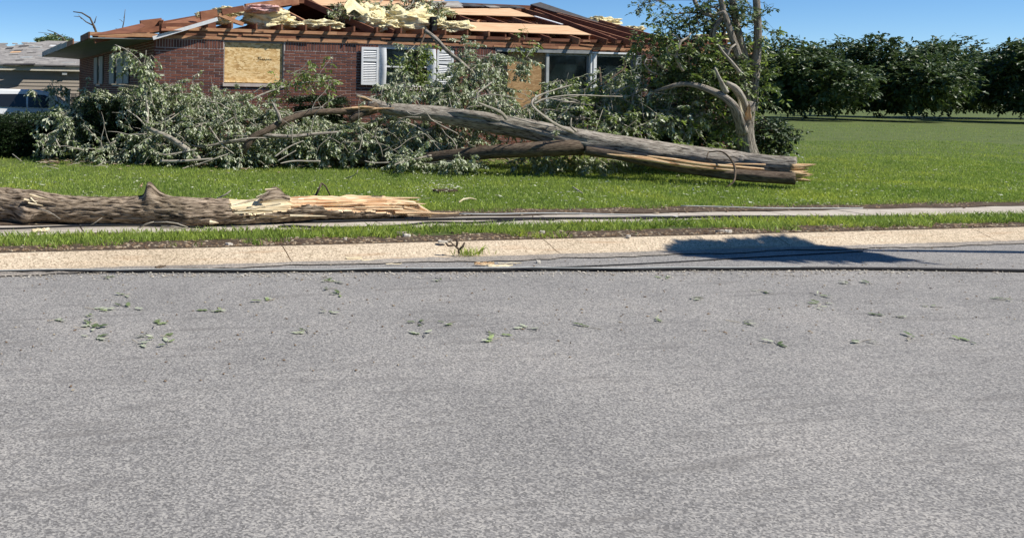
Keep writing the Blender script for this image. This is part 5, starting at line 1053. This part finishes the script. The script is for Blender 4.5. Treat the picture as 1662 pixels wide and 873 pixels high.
# made-up tree out of view on the right, added to shade the asphalt
ot = thing('added_shade_tree', 'unseen tree added outside the picture on the right, its long leafy limb made to shade the asphalt', 'tree')
tipg = gnd(1140, 409, -.1); k6 = 5.6 / tosun.z; P6 = tipg + tosun * k6
base = Vector((P6.x + 7.5, P6.y - 1.2, 0))
b_ = MB(); b_.tube([base, base + Vector((-.1, 0, 2.5)), base + Vector((-.5, .1, 4.6)), base + Vector((-2, .4, 5.8))], [.24, .2, .17, .12], 16, .15, .12); b_.build('trunk', M['limb'], ot)
b_ = MB(); b_.tube([base + Vector((-.6, .1, 4.8)), base + Vector((-3, .5, 5.5)), base + Vector((-5.5, 1.0, 5.6)), P6 + Vector((.4, .0, 0))], [.13, .09, .05, .015], 10, .15, .12); b_.build('limb', M['limb'], ot)
tw = []
for _ in range(1100):
    t = random.random() * .30; c = P6.lerp(base + Vector((-1.5, .4, 5.6)), t); rr = .02 + .36 * (t / .3) ** .7; a = random.random() * 6.283; q = random.random() ** .5
    tw.append((tuple(c + Vector((random.gauss(0, .05), math.cos(a) * q * rr, math.sin(a) * q * rr * .5))), tuple(Vector((-.5, random.gauss(0, .5), random.gauss(0, .5))).normalized()), .3))
leafcloud('leaves', tw, 16, .11, M['leaf_green'], ot)

# ------------------------------------------------------------------ litter on grass and road
def stick(name, label, cat, pts, mt, group=None, k=6):
    b_ = MB(); b_.tube([gnd(x, y, z) for x, y, z, r in pts], [r for x, y, z, r in pts], k, .05, .15, 4); return tag(b_.build(name, M[mt]), label, cat, group)
stick('stick', 'straight pale stick lying in the grass right of the log tip', 'stick', [(930, 304, .05, .012), (938, 309, .04, .012), (946, 314, .03, .008)], 'pale_bark')
stick('stick', 'curved peeled stick on the grass above the log tip', 'stick', [(745, 329, .03, .012), (752, 324, .05, .014), (764, 322, .05, .013), (773, 324, .03, .008)], 'sapwood')
stick('stick', 'bent twig standing in the grass below the middle leaves', 'stick', [(562, 289, .02, .008), (572, 286, .08, .009), (579, 281, .15, .008), (581, 276, .2, .005)], 'pale_bark')
stick('stick', 'long thin stick lying on the grass in front of the left leaf mound', 'stick', [(296, 274, .03, .012), (322, 266, .08, .012), (350, 259, .12, .01), (368, 253, .15, .006)], 'pale_bark')
for lb, pts_ in (('pale sawn looking broken branch end on the grass by the left hedge', [(42, 251, .06, .05), (54, 246, .08, .055), (64, 240, .12, .05)]), ('short upright wood splinter standing in the grass before the second hedge', [(121, 256, .02, .04), (125, 252, .08, .045), (127, 245, .16, .012)])):
    stick('wood_piece', lb, 'wood piece', pts_, 'pale_bark' if 'sawn' in lb else 'wood', k=8)
def flat(name, label, cat, px, py, w, h, mt, z, th=.012, seed=0, up=0.0):
    c = gnd(px, py, z); b_ = MB(); n = 10; ring = []
    for i in range(n):
        a = 6.283 * i / n; r = 1 + .45 * noise.noise(Vector((math.cos(a) * 2, math.sin(a) * 2, seed))); ring.append((c.x + math.cos(a) * w * r, c.y + math.sin(a) * h * r, c.z + .01 + up * random.random()))
    vs = [(x, y, c.z) for x, y, z_ in ring] + [(x, y, z_ + th) for x, y, z_ in ring] + [(c.x, c.y, c.z + th * 1.6 + up)]
    b_.add(vs, [(i, (i+1) % n, (i+1) % n + n, i + n) for i in range(n)] + [(i + n, (i+1) % n + n, 2*n) for i in range(n)], False); return tag(b_.build(name, M[mt]), label, cat)
flat('wood_scrap', 'pale bark scrap on the asphalt below the log middle', 'wood scrap', 574, 421.5, .09, .035, 'sapwood', -.1, .006, 1, .012)
def sliver(label, a, b, z, w, h, mt, cat='wood scrap'):
    p, q = gnd(*a, z), gnd(*b, z); o = MB(); n = 16; vs = []; uv = []; sd = (q - p).normalized().cross(z0); e = random.random() * 40
    for i in range(n + 1):
        t = i / n; ww = w * (.35 + .65 * math.sin(math.pi * min(1, t * 1.1 + .05)) ** .6) * (1 + .6 * noise.noise(Vector((t * 5, e, 0)))); c = p.lerp(q, t) + z0 * (.012 * noise.noise(Vector((t * 3, e, 4))) + .008)
        for k, (a_, h_) in enumerate(((-1, 0), (-.5, .8), (.1, 1), (.6, .6), (1, 0))): vs.append(c + sd * ww * a_ + z0 * h * h_ * (1 + .5 * noise.noise(Vector((t * 9, k * 2, e))))); uv.append((t, k * .02 + e))
    o.add(vs, [(i*5+k, i*5+k+1, i*5+k+6, i*5+k+5) for i in range(n) for k in range(4)], False, uv); return tag(o.build('wood_scrap', M[mt]), label, cat)
sliver('long thin pale wood strip on the asphalt just right of the bark scrap', (586, 424), (612, 422.5), -.1, .016, .012, 'sapwood')
sliver('brown and cream wood sliver near the bottom cable at the middle', (770, 431.5), (802, 430), -.1, .022, .025, 'wood')
sliver('cream wood sliver touching the bottom cable', (792, 434.5), (832, 432.5), -.1, .018, .016, 'sapwood')
sliver('small dark and pale bark curl on the kerb below the log', (252, 437), (269, 434.5), -.095, .02, .02, 'brown_bark')
sliver('thin pale strip on the asphalt left of the long sliver', (626, 430.5), (652, 429.5), -.1, .012, .006, 'sapwood')
sliver('second thin strip lying beyond the brown and cream sliver', (808, 428.5), (846, 427.5), -.1, .010, .006, 'sapwood')
sliver('cream torn wood piece on the sidewalk below the left end of the log', (52, 377.5), (80, 375), .01, .035, .03, 'sapwood')
flat('stone', 'small white stone on the asphalt right of the grass tuft', 'stone', 874, 427, .022, .018, 'stone', -.1, .012, 5, .008)
flat('leaf_pile', 'small pile of pale flowers of torn leaves on the grass above the log tip', 'leaf pile', 722, 311, .2, .1, 'soil', .02, .02, 9, .01)
for i, (px, py, w) in enumerate(((652, 380, .07), (718, 394, .05), (1168, 377, .06), (1182, 377, .05), (1118, 365, .03), (660, 384, .05), (1020, 385, .03), (372, 398, .04), (560, 390, .02), (880, 378, .03), (730, 392, .03), (1110, 360, .03))):
    o = flat('chip', ('white chip in the bare soil patch of the verge below the log tip', 'flat pale chip at the kerb edge beside the sapling twig', 'left pale chip of the pair at the right end of the verge', 'right pale chip of the pair at the right end of the verge', 'round white chip in the grass strip at the right', 'second pale chip in the soil patch below the log tip', 'small chip on the soil at the kerb right of the middle', 'cream chip on the verge soil under the knotted part of the log', 'tiny white chip in the verge soil left of the dark patch', 'small white chip in the verge between sapling and right pair', 'tiny pale chip right beside the sapling twig', 'pale chip beside the frayed cable loop')[i], 'chip', px, py, w, w * .5, 'stone', .012, .008, 20 + i, .012); o['group'] = 'pale chips along the verge'
gt_ = thing('grass_tuft', 'green grass tuft growing in the kerb joint', 'grass tuft'); c = gnd(762, 411, -.06)
blades([(c.x + random.gauss(0, .09), c.y + random.gauss(0, .02), -.07) for _ in range(80)], .04, .10, .008, 'blades', M['grassb'], 'stuff', lean=1.3, parent=gt_)
sp_ = thing('sapling_twig', 'broken grey sapling twig standing in the kerb joint beside the grass tuft', 'twig')
def stub(pts_, i): b_ = MB(); b_.tube([gnd(745, 412, -.06) + r0 * (x * .0063) + z0 * (y * .0063) for x, y in pts_], [.010, .012, .008, .003][:len(pts_)], 6, .03, .1); b_.build('stem' if i == 0 else 'branch', M['brown_bark'], sp_)
stub([(0, 0), (-1, 8), (-8, 14), (-16, 20)], 0); stub([(-1, 6), (6, 12), (9, 19)], 1); stub([(-4, 12), (-3, 18), (-4, 24)], 2); stub([(-8, 14), (-18, 13), (-22, 18)], 3)
# leaf litter at the foot of the mounds and pale petals over the lawn
pts = []
for _ in range(1500):
    px = random.uniform(60, 1100); p = gnd(px, random.gauss(262, 5) + (px > 300) * 3); pts.append((p.x, p.y, .03 + random.random() * .05))
chips('leaf_litter', pts, .02, .07, M['litter'], 'dry brown litter and broken bits along the foot of the fallen branches', .2)
pts = []
for _ in range(1300):
    p = gnd(random.uniform(0, 1660), random.uniform(268, 340)); pts.append((p.x, p.y, random.uniform(.05, .085)))
for _ in range(90): p = gnd(random.gauss(722, 20), random.gauss(311, 4)); pts.append((p.x, p.y, .08))
chips('petals', pts, .006, .022, M['petal'], 'pale bits of torn leaf scattered over the lawn', .4)
tw = []
for _ in range(220):
    p = gnd(random.uniform(60, 1100), random.gauss(263, 6)); tw.append(((p.x, p.y, .06), tuple(Vector((random.gauss(0, 1), random.gauss(0, 1), .25)).normalized()), random.uniform(.15, .5)))
twigmesh('twig_litter', tw, .007, M['pale_bark'])['label'] = 'loose broken twigs scattered along the foot of the leaf mounds'

# torn leaves and twig ends blown over the lawn, verge and road edge
tw = []
for _ in range(150):
    if random.random() < .7: p = gnd(random.uniform(0, 1660), random.uniform(266, 342)); z = .05
    else: p = gnd(random.uniform(0, 1660), random.uniform(446, 560), -.1); z = -.09
    tw.append(((p.x, p.y, z), tuple(Vector((random.gauss(0, 1), random.gauss(0, 1), .02)).normalized()), random.uniform(.05, .16)))
o = leafcloud('leaf_litter', tw, 3, .075, M['leaf'], droop=.25, wind=.6); o['label'] = 'torn green leaves blown over the lawn and street'
V_ = np.zeros(len(o.data.vertices) * 3); o.data.vertices.foreach_get('co', V_); V_ = V_.reshape(-1, 3)
lo = np.where(V_[:, 1] < GT, -.096, .02); V_[:, 2] = np.where(V_[:, 1] < GT, lo + np.abs(V_[:, 2] - lo) * .25, np.maximum(V_[:, 2], lo)); o.data.vertices.foreach_set('co', V_.ravel()); o.data.update()
twigmesh('twig_litter', [t for t in tw if t[0][2] < 0 or random.random() < .5], .004, M['pale_bark'])['label'] = 'small twig bits blown over the lawn and street'
